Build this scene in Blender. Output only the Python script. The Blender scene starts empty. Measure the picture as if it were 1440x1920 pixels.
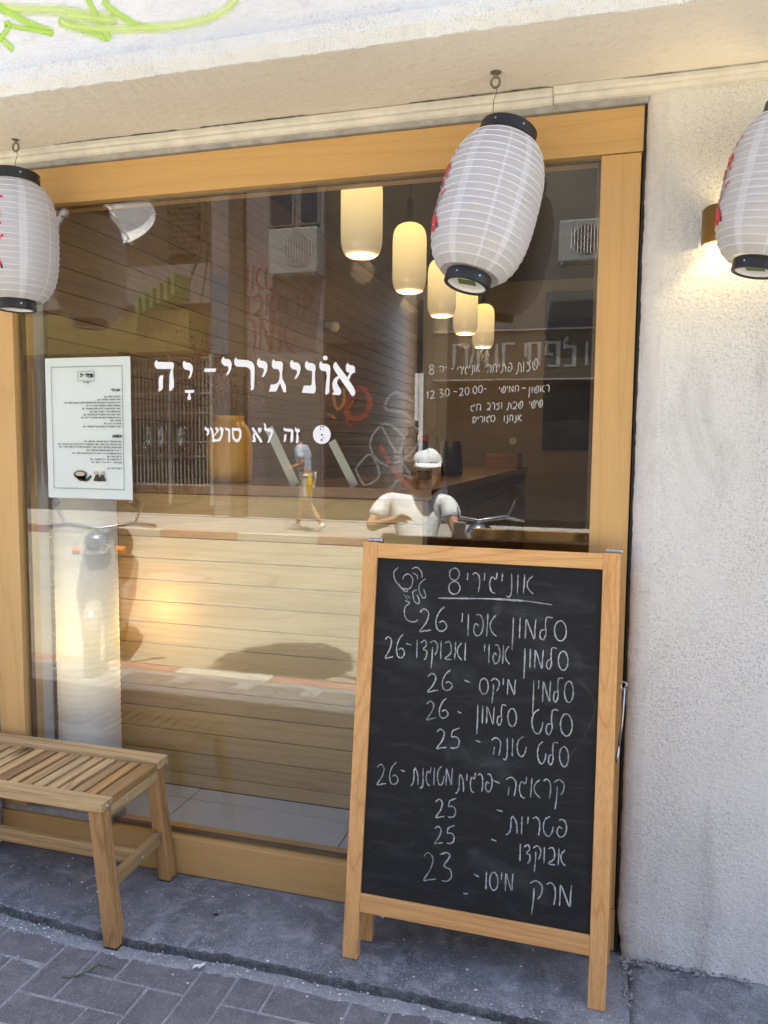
import bpy, bmesh, math, random
from mathutils import Vector, Matrix, noise
from mathutils.geometry import tessellate_polygon
from math import sin, cos, pi, radians
R = random.Random(7)
SC = bpy.context.scene
COL = SC.collection

# ------------------------------------------------------------------ camera, light, exposure
cd = bpy.data.cameras.new("camera"); cam = bpy.data.objects.new("camera", cd); COL.objects.link(cam)
cr = Vector((0.96199, 0.272913, 0.009676)); cdn = Vector((0.032182, -0.078111, -0.996425)); cf = Vector((-0.271181, 0.958863, -0.083925))
m = Matrix.Identity(4)
for i in range(3):
    m[i][0] = cr[i]; m[i][1] = -cdn[i]; m[i][2] = -cf[i]
m[0][3], m[1][3], m[2][3] = 0.0, -2.2, 1.44
cam.matrix_world = m
cd.sensor_fit = 'VERTICAL'; cd.sensor_height = 24; cd.lens = 18.0
cd.clip_start = 0.05; cd.clip_end = 600
SC.camera = cam

SUN_DIR = Vector((0.12, 0.27, 1.0)).normalized()
elev = math.asin(SUN_DIR.z)
w = bpy.data.worlds.new("World"); SC.world = w; w.use_nodes = True
nt = w.node_tree; bg = nt.nodes["Background"]
sky = nt.nodes.new("ShaderNodeTexSky"); sky.sky_type = 'NISHITA'; sky.sun_disc = False
sky.sun_elevation = elev; sky.sun_rotation = math.atan2(SUN_DIR.x, SUN_DIR.y)
sky.air_density = 0.75; sky.dust_density = 3.0; sky.ozone_density = 1.6
nt.links.new(sky.outputs[0], bg.inputs[0]); bg.inputs[1].default_value = 0.13
sl = bpy.data.lights.new("sun", 'SUN'); sl.energy = 4.6; sl.angle = radians(0.6); sl.color = (1, 0.975, 0.85)
so = bpy.data.objects.new("sun", sl); COL.objects.link(so)
so.rotation_euler = SUN_DIR.to_track_quat('Z', 'Y').to_euler()
SC.view_settings.view_transform = 'Standard'; SC.view_settings.look = 'None'
SC.view_settings.gamma = 1; SC.view_settings.use_curve_mapping = False
SC.view_settings.exposure = 2.45
try:
    SC.cycles.use_denoising = True
    SC.cycles.max_bounces = 8; SC.cycles.transparent_max_bounces = 32
    SC.cycles.glossy_bounces = 4; SC.cycles.diffuse_bounces = 4
    SC.cycles.caustics_reflective = False; SC.cycles.caustics_refractive = False
    SC.cycles.sample_clamp_indirect = 4
except Exception: pass

# ------------------------------------------------------------------ node helpers
def newmat(name):
    mt = bpy.data.materials.new(name); mt.use_nodes = True
    n = mt.node_tree; b = n.nodes["Principled BSDF"]
    return mt, n, b
def N(n, t, **k):
    x = n.nodes.new(t)
    for a, v in k.items():
        if a in x.inputs: x.inputs[a].default_value = v
        else: setattr(x, a, v)
    return x
def L(n, a, b): n.links.new(a, b)
def coords(n, scale=(1, 1, 1), obj=True, rnd=False):
    tc = N(n, "ShaderNodeTexCoord") if obj else N(n, "ShaderNodeNewGeometry")
    src = tc.outputs["Object"] if obj else tc.outputs["Position"]
    mp = N(n, "ShaderNodeMapping"); mp.inputs["Scale"].default_value = scale
    if rnd:
        oi = N(n, "ShaderNodeObjectInfo"); mu = N(n, "ShaderNodeVectorMath", operation='MULTIPLY')
        cmb = N(n, "ShaderNodeCombineXYZ")
        for k in range(3): L(n, oi.outputs["Random"], cmb.inputs[k])
        mu.inputs[1].default_value = (37, 53, 71); L(n, cmb.outputs[0], mu.inputs[0])
        ad = N(n, "ShaderNodeVectorMath", operation='ADD'); L(n, src, ad.inputs[0]); L(n, mu.outputs[0], ad.inputs[1])
        src = ad.outputs[0]
    L(n, src, mp.inputs[0]); return mp.outputs[0]
def noise_t(n, v, scale, detail=4, rough=.55, dist=0):
    x = N(n, "ShaderNodeTexNoise"); x.inputs["Scale"].default_value = scale; x.inputs["Detail"].default_value = detail
    x.inputs["Roughness"].default_value = rough; x.inputs["Distortion"].default_value = dist; L(n, v, x.inputs["Vector"]); return x.outputs["Fac"]
def ramp(n, f, stops):
    r = N(n, "ShaderNodeValToRGB"); L(n, f, r.inputs[0]); e = r.color_ramp.elements
    while len(e) < len(stops): e.new(.5)
    for i, (p, c) in enumerate(stops):
        e[i].position = p; e[i].color = (c, c, c, 1) if isinstance(c, (int, float)) else (*c, 1)
    return r.outputs[0]
def mix(n, f, a, b, mode='MIX'):
    x = N(n, "ShaderNodeMix", data_type='RGBA', blend_type=mode)
    for s, v in ((x.inputs[0], f), (x.inputs[6], a), (x.inputs[7], b)):
        if hasattr(v, "is_output"): L(n, v, s)
        elif isinstance(v, (int, float)): s.default_value = v if s is x.inputs[0] else (v, v, v, 1)
        else: s.default_value = (*v, 1)
    return x.outputs[2]
def math_n(n, op, a, b=None, c=None, clamp=False):
    x = N(n, "ShaderNodeMath", operation=op); x.use_clamp = clamp
    for s, v in zip(x.inputs, (a, b, c)):
        if v is None: continue
        if hasattr(v, "is_output"): L(n, v, s)
        else: s.default_value = v
    return x.outputs[0]
def bump(n, b, h, strength=.3, dist=.01, prev=None):
    x = N(n, "ShaderNodeBump"); x.inputs["Strength"].default_value = strength; x.inputs["Distance"].default_value = dist
    L(n, h, x.inputs["Height"])
    if prev: L(n, prev, x.inputs["Normal"])
    L(n, x.outputs[0], b.inputs["Normal"]); return x.outputs[0]
def plain(name, col, rough=.6, metal=0., var=.12, vs=6., bs=0., bd=.002, bsc=60., emit=None, estr=0, trans=0, spec=.5):
    mt, n, b = newmat(name); v = coords(n, rnd=True)
    f = noise_t(n, v, vs)
    c0 = tuple(min(1, x * (1 - var)) for x in col); c1 = tuple(min(1, x * (1 + var)) for x in col)
    L(n, ramp(n, f, [(.3, c0), (.7, c1)]), b.inputs["Base Color"])
    b.inputs["Roughness"].default_value = rough; b.inputs["Metallic"].default_value = metal
    b.inputs["Specular IOR Level"].default_value = spec
    if bs: bump(n, b, noise_t(n, v, bsc, 3), bs, bd)
    if emit: b.inputs["Emission Color"].default_value = (*emit, 1); b.inputs["Emission Strength"].default_value = estr
    if trans: b.inputs["Transmission Weight"].default_value = trans
    return mt
def wood(name, ca, cb, cdk, along='x', ring=14., rough=.5, knots=0., var=.12, tint=None):
    """long grain along one axis with ring figure, random per object"""
    mt, n, b = newmat(name)
    sc = {'x': (.06, 1, 1), 'y': (1, .06, 1), 'z': (1, 1, .06)}[along]
    v = coords(n, sc, rnd=True)
    f0 = noise_t(n, v, 6, 1.5, .4, .3)
    w_ = N(n, "ShaderNodeMath", operation='MULTIPLY'); L(n, f0, w_.inputs[0]); w_.inputs[1].default_value = ring
    fr = math_n(n, 'FRACT', w_.outputs[0])
    tri = math_n(n, 'PINGPONG', w_.outputs[0], .5)
    line = ramp(n, tri, [(0, 0), (.42, .35), (.5, 1)])
    fine = noise_t(n, coords(n, tuple((.03 if q < .5 else 1) for q in sc), rnd=True), 260, 2)
    big = noise_t(n, v, 3, 2)
    c = mix(n, ramp(n, big, [(.3, 0), (.7, 1)]), ca, cb)
    c = mix(n, math_n(n, 'MULTIPLY', line, .62), c, cdk)
    c = mix(n, ramp(n, fine, [(.35, .35), (.6, 0)]), c, cdk)
    if knots:
        vo = N(n, "ShaderNodeTexVoronoi"); vo.inputs["Scale"].default_value = knots
        L(n, coords(n, tuple((.25 if q < .5 else 1) for q in sc), rnd=True), vo.inputs["Vector"])
        k = ramp(n, vo.outputs["Distance"], [(.06, 1), (.13, 0)])
        c = mix(n, k, c, tuple(x * .35 for x in cdk))
    oi = N(n, "ShaderNodeObjectInfo")
    hv = N(n, "ShaderNodeHueSaturation"); L(n, c, hv.inputs["Color"])
    L(n, math_n(n, 'MULTIPLY_ADD', oi.outputs["Random"], 2 * var, 1 - var), hv.inputs["Value"])
    L(n, hv.outputs[0], b.inputs["Base Color"])
    b.inputs["Roughness"].default_value = rough
    bump(n, b, fine, .12, .002)
    return mt

# ------------------------------------------------------------------ materials
def plaster(name, base, dirt, fine=90., coarse=14., bs=.6, speck=0., warm=None, bd=.006, streak=False, stain=False, trowel=0):
    mt, n, b = newmat(name); v = coords(n, obj=False)
    big = noise_t(n, v, 1.6, 5, .6); mid = noise_t(n, v, coarse, 6, .6); fi = noise_t(n, v, fine, 3, .6)
    c = mix(n, ramp(n, big, [(.35, 0), (.75, .6)]), base, dirt)
    c = mix(n, ramp(n, mid, [(.55, 0), (.8, .5)]), c, tuple(x * .8 for x in dirt))
    if speck:
        sp = noise_t(n, v, 330., 2, .5)
        mk = ramp(n, noise_t(n, v, 3., 3), [(.38, .25), (.62, 1)])
        c = mix(n, math_n(n, 'MULTIPLY', ramp(n, sp, [(.56, 0), (.66, speck)]), mk), c, tuple(x * .33 for x in dirt))
    if streak:
        st = noise_t(n, coords(n, (1, 1, .05), obj=False), 60, 2)
        c = mix(n, ramp(n, st, [(.5, 0), (.75, .25)]), c, tuple(x * .75 for x in dirt))
    if stain:
        s1 = noise_t(n, coords(n, (1, 1, .35), obj=False), 5, 6, .7, .8)
        c = mix(n, ramp(n, s1, [(.52, 0), (.70, .55)]), c, tuple(x * .78 for x in dirt))
        vo = N(n, "ShaderNodeTexVoronoi", feature='DISTANCE_TO_EDGE'); vo.inputs["Scale"].default_value = 3.2
        dv = N(n, "ShaderNodeVectorMath", operation='ADD'); L(n, v, dv.inputs[0]); dn = N(n, "ShaderNodeTexNoise"); dn.inputs["Scale"].default_value = 9; dn.inputs["Detail"].default_value = 6; L(n, v, dn.inputs["Vector"]); sc_ = N(n, "ShaderNodeVectorMath", operation='SCALE'); sc_.inputs["Scale"].default_value = .28; L(n, dn.outputs["Color"], sc_.inputs[0]); L(n, sc_.outputs[0], dv.inputs[1]); L(n, dv.outputs[0], vo.inputs["Vector"])
        ck = math_n(n, 'MULTIPLY', ramp(n, vo.outputs["Distance"], [(.0, 1), (.005, 0)]), ramp(n, s1, [(.60, 0), (.66, .8)]))
        c = mix(n, ck, c, tuple(x * .3 for x in dirt))
    L(n, c, b.inputs["Base Color"]); b.inputs["Roughness"].default_value = .88; b.inputs["Specular IOR Level"].default_value = .2
    p = bump(n, b, mid, bs, bd)
    if trowel:
        tn = noise_t(n, coords(n, (.45, 1, 1), obj=False), 30, 5, .65, 1.6); p = bump(n, b, ramp(n, tn, [(.45, 0), (.55, 1)]), trowel, .004, p)
    bump(n, b, fi, bs * .8, bd * .35, p)
    return mt
M = {}
M['fascia'] = plaster("white_plaster", (.76, .76, .74), (.55, .54, .51), 190, 30, .7, .55, trowel=.3)
M['upper'] = plaster("white_wall_plaster", (.74, .74, .74), (.58, .57, .57), 200, 22, .5, .3, trowel=.4)
M['soffit'] = plaster("beige_plaster", (.82, .77, .69), (.72, .68, .60), 190, 40, .5, 0.12, streak=False, trowel=.16, bd=.004)
M['stucco'] = plaster("rough_stucco", (.76, .75, .715), (.60, .59, .56), 230, 95, .8, .7, bd=.006, stain=True)
M['reveal'] = plaster("smooth_plaster", (.73, .70, .67), (.54, .52, .49), 160, 30, .6, .4, stain=True, trowel=.4)
M['trim'] = plain("painted_trim", (.64, .61, .55), .6, var=.1, vs=20, bs=.3, bsc=90)
M['trimgrey'] = plain("grey_trim", (.36, .35, .34), .65, var=.25, vs=25, bs=.4, bsc=70)
M['gap'] = plain("black_sealant", (.02, .018, .016), .8)
BI = dict(ca=(.60, .365, .14), cb=(.67, .415, .165), cdk=(.52, .30, .10))
M['ply_x'] = wood("birch_frame_x", along='x', ring=9, rough=.42, var=.03, **BI)
M['ply_z'] = wood("birch_frame_z", along='z', ring=9, rough=.42, var=.03, **BI)
PI_ = dict(ca=(.68, .365, .13), cb=(.76, .43, .165), cdk=(.44, .19, .055))
M['pine_x'] = wood("pine_x", along='x', ring=22, rough=.4, var=.05, **PI_)
M['pine_z'] = wood("pine_z", along='z', ring=22, rough=.4, var=.05, **PI_)
AC = dict(ca=(.44, .25, .095), cb=(.76, .56, .28), cdk=(.20, .09, .03))
M['ac_x'] = wood("acacia_x", along='x', ring=16, rough=.55, knots=5, var=.18, **AC)
M['ac_y'] = wood("acacia_y", along='y', ring=16, rough=.55, knots=5, var=.30, **AC)
M['ac_z'] = wood("acacia_z", along='z', ring=16, rough=.55, knots=5, var=.12, ca=(.44, .235, .085), cb=(.62, .37, .15), cdk=(.18, .08, .025))
PK = dict(ca=(.68, .49, .22), cb=(.75, .55, .27), cdk=(.50, .33, .13))
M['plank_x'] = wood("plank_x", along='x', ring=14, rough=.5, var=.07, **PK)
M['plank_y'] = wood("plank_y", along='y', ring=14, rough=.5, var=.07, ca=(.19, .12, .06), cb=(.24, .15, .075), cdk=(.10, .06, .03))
M['ctop'] = wood("counter_top", along='x', ring=12, rough=.18, var=.03, ca=(.33, .18, .08), cb=(.40, .22, .10), cdk=(.2, .1, .04))
M['dark'] = plain("black_plastic", (.015, .015, .016), .45, var=.2)
M['rust'] = plain("weathered_steel", (.20, .17, .14), .5, .7, var=.3, vs=60)
M['steel'] = plain("zinc_steel", (.55, .56, .58), .32, 1., var=.1)
M['brass'] = plain("brushed_brass", (.50, .36, .13), .34, 1., var=.06)
M['whiteint'] = plain("white_interior_wall", (.62, .60, .59), .8, var=.05)
M['beigeint'] = plain("beige_interior_wall", (.36, .29, .20), .85, var=.06)
M['ceil'] = plain("dark_ceiling", (.10, .085, .07), .9)
M['tile'] = plain("white_floor_tile", (.60, .64, .66), .22, var=.04)
M['tiled'] = plain("brown_floor_tile", (.12, .075, .05), .35, var=.25)
M['grout'] = plain("grout", (.16, .15, .14), .9)
M['vinyl'] = plain("white_vinyl", (.86, .87, .90), .45, var=.02)
M['marker'] = plain("white_marker", (.50, .50, .49), .8, var=.1)
M['ink'] = plain("black_ink", (.02, .02, .02), .6)
M['paper'] = plain("menu_paper", (.66, .72, .69), .5, var=.03)
M['skin'] = plain("skin", (.50, .27, .17), .55, var=.08)
M['wshirt'] = plain("white_tshirt", (.82, .84, .88), .9, var=.03, bs=.5, bsc=14, bd=.02)
M['bshirt'] = plain("blue_grey_tshirt", (.50, .58, .70), .9, var=.08)
M['bgshirt'] = plain("sand_tshirt", (.34, .26, .21), .9)
M['jean'] = plain("dark_trousers", (.03, .03, .04), .9)
M['short'] = plain("cream_shorts", (.66, .60, .52), .9)
M['hair'] = plain("dark_hair", (.02, .015, .012), .6)
M['asphalt'] = plain("road_asphalt", (.33, .305, .235), .9, var=.18, vs=1.5, bs=.6, bsc=120, bd=.004)
M['sidewalk'] = plain("far_pavement_concrete", (.34, .31, .28), .9, var=.12, vs=3)
M['kred'] = plain("kerb_red_paint", (.36, .21, .165), .7, var=.2, vs=20)
M['kwhite'] = plain("kerb_white_paint", (.50, .48, .41), .7, var=.15, vs=20)
M['pink'] = plain("pink_facade", (.17, .145, .14), .9, var=.1, vs=2)
M['brown'] = plain("brown_facade", (.065, .05, .038), .85, var=.2, vs=3)
M['greyf'] = plain("grey_facade", (.12, .11, .10), .9, var=.1, vs=2)
M['white'] = plain("white_paint", (.75, .75, .74), .5, var=.04)
M['yellow'] = plain("yellow_awning", (.14, .105, .02), .7, var=.15)
M['green'] = plain("green_paint", (.10, .15, .05), .6)
M['mint'] = plain("mint_paint", (.40, .72, .38), .6)
M['glassd'] = plain("dark_window_glass", (.03, .03, .035), .12)
M['shutter'] = plain("dark_roller_shutter", (.035, .037, .04), .45, var=.4, vs=2)
M['spred'] = plain("red_spray", (.22, .02, .015), .7)
M['spor'] = plain("orange_spray", (.28, .10, .03), .7)
M['spgrey'] = plain("grey_spray", (.20, .20, .21), .7)
M['maroon'] = plain("maroon_spray", (.13, .02, .03), .7)
M['blue'] = plain("blue_board", (.06, .10, .14), .7)
M['red'] = plain("red_plastic", (.55, .04, .03), .4)
M['orange'] = plain("amber_lens", (.85, .25, .02), .3)
M['chrome'] = plain("chrome", (.75, .75, .76), .12, 1.)
M['rubber'] = plain("tyre_rubber", (.02, .02, .02), .8)
M['scoot'] = plain("grey_scooter_paint", (.25, .23, .22), .3)
M['bark'] = plain("tree_bark", (.15, .11, .08), .9, var=.3, vs=20)
M['leaf'] = plain("dark_leaves", (.045, .09, .025), .55, var=.4)
M['vase'] = plain("ochre_ceramic", (.80, .40, .03), .3, var=.12, vs=4)
M['twig'] = plain("dry_twig", (.20, .13, .07), .8)
M['flower'] = plain("dried_pink_flower", (.36, .05, .09), .8, var=.3)
M['flowery'] = plain("dried_yellow_flower", (.48, .25, .04), .8, var=.3)
M['card'] = plain("grey_green_card", (.66, .67, .58), .5, var=.05)

def glassmat(name, f0, tint=(1, 1, 1)):
    mt = bpy.data.materials.new(name); mt.use_nodes = True; n = mt.node_tree; n.nodes.clear()
    o = N(n, "ShaderNodeOutputMaterial"); tr = N(n, "ShaderNodeBsdfTransparent"); tr.inputs[0].default_value = (*tint, 1)
    gl = N(n, "ShaderNodeBsdfGlossy"); gl.inputs["Roughness"].default_value = 0.0
    g = N(n, "ShaderNodeNewGeometry"); d = N(n, "ShaderNodeVectorMath", operation='DOT_PRODUCT')
    L(n, g.outputs["Incoming"], d.inputs[0]); L(n, g.outputs["Normal"], d.inputs[1])
    c = math_n(n, 'ABSOLUTE', d.outputs["Value"]); q = math_n(n, 'SUBTRACT', 1, c, clamp=True); p = math_n(n, 'POWER', q, 5)
    f = math_n(n, 'MULTIPLY_ADD', p, 1 - f0, f0)
    mx = N(n, "ShaderNodeMixShader"); L(n, f, mx.inputs[0]); L(n, tr.outputs[0], mx.inputs[1]); L(n, gl.outputs[0], mx.inputs[2])
    L(n, mx.outputs[0], o.inputs[0]); return mt
M['pane'] = glassmat("window_glass", .078, (.97, .98, .97))
M['thin'] = glassmat("thin_glass", .06, (.97, .98, .98))
M['tape'] = glassmat("clear_tape", .10, (.75, .76, .74))
M['cup'] = plain("frosted_cup", (.72, .66, .62), .4)

def chalkmat(name, col, lo, hi, sc=900):
    mt, n, b = newmat(name); v = coords(n)
    b.inputs["Base Color"].default_value = (*col, 1); b.inputs["Roughness"].default_value = .95
    f = ramp(n, noise_t(n, v, sc, 2), [(lo, 0), (hi, 1)])
    big = ramp(n, noise_t(n, v, 14, 2), [(.3, .55), (.6, 1)])
    L(n, math_n(n, 'MULTIPLY', f, big), b.inputs["Alpha"]); return mt
M['chalk'] = chalkmat("white_chalk", (.80, .82, .84), .36, .62, 1300)
# blackboard with wiped smears
mt, n, b = newmat("blackboard_slate"); v = coords(n)
sm = noise_t(n, coords(n, (1.5, 1, 5)), 3, 5, .7, 1.5)
c = mix(n, ramp(n, sm, [(.5, 0), (.8, .35)]), (.012, .012, .013), (.07, .073, .08))
sp = noise_t(n, v, 400, 2); c = mix(n, ramp(n, sp, [(.7, 0), (.78, .4)]), c, (.2, .2, .22))
L(n, c, b.inputs["Base Color"]); b.inputs["Roughness"].default_value = .7; b.inputs["Specular IOR Level"].default_value = .3
M['slate'] = mt
# concrete slab
def concrete(name, a, b_, c_, scale=1.):
    mt, n, b = newmat(name); v = coords(n, obj=False)
    big = noise_t(n, v, 2.6 * scale, 6, .65, .4); md = noise_t(n, v, 14 * scale, 8, .7, .6); fi = noise_t(n, v, 200, 3, .6)
    c = mix(n, ramp(n, big, [(.32, 0), (.66, 1)]), a, b_)
    c = mix(n, ramp(n, md, [(.48, 0), (.72, .8)]), c, c_)
    c = mix(n, ramp(n, md, [(.28, .6), (.42, 0)]), c, tuple(x * .5 for x in a))
    c = mix(n, ramp(n, fi, [(.56, 0), (.68, .75)]), c, tuple(min(1, x * 2.0) for x in b_))
    c = mix(n, ramp(n, fi, [(.26, .6), (.38, 0)]), c, tuple(x * .4 for x in a))
    L(n, c, b.inputs["Base Color"]); b.inputs["Roughness"].default_value = .85; b.inputs["Specular IOR Level"].default_value = .3
    p = bump(n, b, md, .5, .008); bump(n, b, fi, .5, .002, p); return mt
M['slab'] = concrete("worn_concrete", (.095, .10, .11), (.215, .222, .24), (.36, .365, .38))
M['mortar'] = concrete("grey_mortar", (.19, .195, .205), (.27, .275, .285), (.36, .36, .36), 2)
M['dirt'] = concrete("dirty_step_edge", (.045, .045, .046), (.10, .10, .103), (.20, .20, .20), 4)
M['offw'] = plain("dull_white_enamel", (.24, .24, .23), .6)
M['bead'] = plain("dark_brown_bead", (.13, .075, .04), .6)
M['paver'] = concrete("grey_paver", (.115, .11, .12), (.165, .158, .168), (.23, .223, .233), 1.6)
def dustmat(name):
    mt, n, b = newmat(name); at = N(n, "ShaderNodeAttribute", attribute_name="edge"); v = coords(n)
    f = math_n(n, 'MULTIPLY', at.outputs["Fac"], ramp(n, noise_t(n, v, 22, 5, .7, 1), [(.35, 0), (.8, .11)])); L(n, f, b.inputs["Alpha"])
    b.inputs["Base Color"].default_value = (.5, .52, .55, 1); b.inputs["Roughness"].default_value = 1; return mt
# lantern fabric
def lanternmat():
    mt = bpy.data.materials.new("lantern_fabric"); mt.use_nodes = True; n = mt.node_tree; n.nodes.clear()
    o = N(n, "ShaderNodeOutputMaterial"); v = coords(n)
    sep = N(n, "ShaderNodeSeparateXYZ"); L(n, v, sep.inputs[0])
    ang = math_n(n, 'ARCTAN2', sep.outputs[1], sep.outputs[0])
    # overlapped seam strips, a little denser than the rest
    seam = None
    for a0, wd in ((-1.95, .17), (-.78, .13), (-1.25, .05), (1.4, .15), (2.9, .12)):
        d = math_n(n, 'ABSOLUTE', math_n(n, 'SUBTRACT', ang, a0))
        s = ramp(n, d, [(wd * .5, 1), (wd * .5 + .012, 0)])
        seam = s if seam is None else math_n(n, 'MAXIMUM', seam, s)
    wv = noise_t(n, coords(n, (1, 1, 1)), 320, 2); bg_ = noise_t(n, v, 14, 3)
    c = mix(n, seam, (.70, .69, .70), (.82, .825, .86))
    c = mix(n, ramp(n, wv, [(.4, 0), (.7, .12)]), c, (.5, .48, .5))
    c = mix(n, ramp(n, bg_, [(.4, 0), (.8, .15)]), c, (.62, .58, .58))
    df = N(n, "ShaderNodeBsdfDiffuse"); tl = N(n, "ShaderNodeBsdfTranslucent"); gl = N(n, "ShaderNodeBsdfGlossy"); gl.inputs["Roughness"].default_value = .35
    L(n, c, df.inputs[0]); L(n, c, tl.inputs[0])
    bp = N(n, "ShaderNodeBump"); bp.inputs["Strength"].default_value = .35; bp.inputs["Distance"].default_value = .006; L(n, noise_t(n, coords(n, (1, 1, .3)), 38, 5, .6, .7), bp.inputs["Height"])
    for q in (df, tl, gl): L(n, bp.outputs[0], q.inputs["Normal"])
    m1 = N(n, "ShaderNodeMixShader"); m1.inputs[0].default_value = .42; L(n, df.outputs[0], m1.inputs[1]); L(n, tl.outputs[0], m1.inputs[2])
    m2 = N(n, "ShaderNodeMixShader"); m2.inputs[0].default_value = .04; L(n, m1.outputs[0], m2.inputs[1]); L(n, gl.outputs[0], m2.inputs[2])
    L(n, m2.outputs[0], o.inputs[0]); return mt
M['lantern'] = lanternmat()
M['ribwire'] = plain("rib_wire", (.86, .85, .88), .5, var=.02)
M['printred'] = plain("red_print", (.62, .03, .05), .6, var=.15)
M['printblk'] = plain("black_print", (.02, .015, .02), .6)
# opal shade: glow strongest at the top around the bulb
def glow(name, z0, z1, s0, s1, c0, c1, base=(.8, .75, .65)):
    mt, n, b = newmat(name); v = coords(n); sep = N(n, "ShaderNodeSeparateXYZ"); L(n, v, sep.inputs[0])
    t = math_n(n, 'DIVIDE', math_n(n, 'SUBTRACT', sep.outputs[2], z0), z1 - z0, clamp=True)
    L(n, mix(n, t, c0, c1), b.inputs["Emission Color"])
    s = math_n(n, 'MULTIPLY_ADD', math_n(n, 'POWER', t, 1.3), s1 - s0, s0); L(n, s, b.inputs["Emission Strength"])
    b.inputs["Base Color"].default_value = (*base, 1); b.inputs["Roughness"].default_value = .25
    return mt
# spray paint with soft edge from the 'edge' attribute
def spray(name, col, soft):
    mt, n, b = newmat(name); at = N(n, "ShaderNodeAttribute", attribute_name="edge")
    v = coords(n, obj=False)
    e = math_n(n, 'ADD', at.outputs["Fac"], math_n(n, 'MULTIPLY_ADD', noise_t(n, v, 260, 2), .35, -.17))
    a = ramp(n, e, [(.02, 0), (soft, 1)]); L(n, math_n(n, 'MULTIPLY', a, .85), b.inputs["Alpha"]); bump(n, b, noise_t(n, v, 200, 3), .5, .004)
    L(n, mix(n, noise_t(n, v, 18, 3), col, tuple(min(1, x * 1.25) for x in col)), b.inputs["Base Color"]); b.inputs["Roughness"].default_value = .6
    return mt
M['sprayg'] = spray("light_green_spray", (.40, .62, .07), .75)
M['sprayy'] = spray("yellow_green_spray", (.58, .70, .20), 1.0)

# ------------------------------------------------------------------ mesh helpers
def meta(o, label=None, cat=None, group=None, kind=None):
    if label: o['label'] = label
    if cat: o['category'] = cat
    if group: o['group'] = group
    if kind: o['kind'] = kind
    return o
WM = {}
def thing(name, label, cat, loc=(0, 0, 0), group=None, kind=None):
    o = bpy.data.objects.new(name, None); COL.objects.link(o); o.location = loc; o.empty_display_size = .1
    WM[o] = Matrix.Translation(loc)
    return meta(o, label, cat, group, kind)
def obj(name, bm, mat, parent=None, smooth=False, label=None, world=True, bevel=0):
    """bm in world coordinates unless world=False"""
    me = bpy.data.meshes.new(name); bmesh.ops.recalc_face_normals(bm, faces=bm.faces[:]); bm.to_mesh(me); bm.free()
    for m_ in (mat if isinstance(mat, (list, tuple)) else [mat]): me.materials.append(m_)
    if smooth: me.polygons.foreach_set('use_smooth', [True] * len(me.polygons))
    o = bpy.data.objects.new(name, me); COL.objects.link(o)
    if parent is not None:
        o.parent = parent
        if world and parent in WM: me.transform(WM[parent].inverted())
        WM[o] = WM.get(parent, Matrix.Identity(4))
    else:
        # own origin at the base centre
        if len(me.vertices):
            xs = [v.co for v in me.vertices]
            c = Vector(((min(v.x for v in xs) + max(v.x for v in xs)) / 2, (min(v.y for v in xs) + max(v.y for v in xs)) / 2, min(v.z for v in xs)))
            me.transform(Matrix.Translation(-c)); o.location = c; WM[o] = Matrix.Translation(c)
    if bevel:
        bv = o.modifiers.new("bevel", 'BEVEL'); bv.width = bevel; bv.segments = 2; bv.limit_method = 'ANGLE'
    if label: o['label'] = label
    return o
def struct(name, bm, mat, **k):
    o = obj(name, bm, mat, **k); o['kind'] = 'structure'; return o
def box(bm, x0, x1, y0, y1, z0, z1, mi=0):
    vs = [bm.verts.new((x, y, z)) for x in (x0, x1) for y in (y0, y1) for z in (z0, z1)]
    for f in ((0, 1, 3, 2), (4, 6, 7, 5), (0, 4, 5, 1), (2, 3, 7, 6), (0, 2, 6, 4), (1, 5, 7, 3)):
        bm.faces.new([vs[i] for i in f]).material_index = mi
    return vs
def B(x0, x1, y0, y1, z0, z1):
    bm = bmesh.new(); box(bm, x0, x1, y0, y1, z0, z1); return bm
def beam(bm, a, b_, w, h, up=(0, 0, 1)):
    """box from a to b; w across, h along up"""
    a, b_ = Vector(a), Vector(b_); d = (b_ - a).normalized(); s = d.cross(Vector(up)).normalized() * w / 2; u = s.cross(d).normalized() * h / 2
    vs = [bm.verts.new(p + q) for p in (a, b_) for q in (-s - u, s - u, s + u, -s + u)]
    for f in ((0, 1, 2, 3), (7, 6, 5, 4), (0, 4, 5, 1), (1, 5, 6, 2), (2, 6, 7, 3), (3, 7, 4, 0)): bm.faces.new([vs[i] for i in f])
def tube(bm, pts, r, seg=8, cap=True):
    pts = [Vector(p) for p in pts]; rings = []
    rs = r if isinstance(r, (list, tuple)) else [r] * len(pts)
    pu = None
    for i, p in enumerate(pts):
        d = (pts[min(i + 1, len(pts) - 1)] - pts[max(i - 1, 0)]).normalized()
        u = pu - d * pu.dot(d) if pu else d.orthogonal()
        if u.length < 1e-5: u = d.orthogonal()
        u.normalize(); pu = u; v = d.cross(u)
        rings.append([bm.verts.new(p + (u * cos(2 * pi * k / seg) + v * sin(2 * pi * k / seg)) * rs[i]) for k in range(seg)])
    for a, b_ in zip(rings, rings[1:]):
        for k in range(seg): bm.faces.new((a[k], a[(k + 1) % seg], b_[(k + 1) % seg], b_[k]))
    if cap: bm.faces.new(rings[0][::-1]); bm.faces.new(rings[-1])
def lathe(bm, prof, c=(0, 0, 0), seg=32, M_=None, mi=0):
    rings = []
    for r, z in prof:
        ring = []
        for k in range(seg):
            p = Vector((r * cos(2 * pi * k / seg), r * sin(2 * pi * k / seg), z))
            if M_: p = M_ @ p
            ring.append(bm.verts.new(p + Vector(c)))
        rings.append(ring)
    for a, b_ in zip(rings, rings[1:]):
        for k in range(seg): bm.faces.new((a[k], a[(k + 1) % seg], b_[(k + 1) % seg], b_[k])).material_index = mi
    return rings
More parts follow.
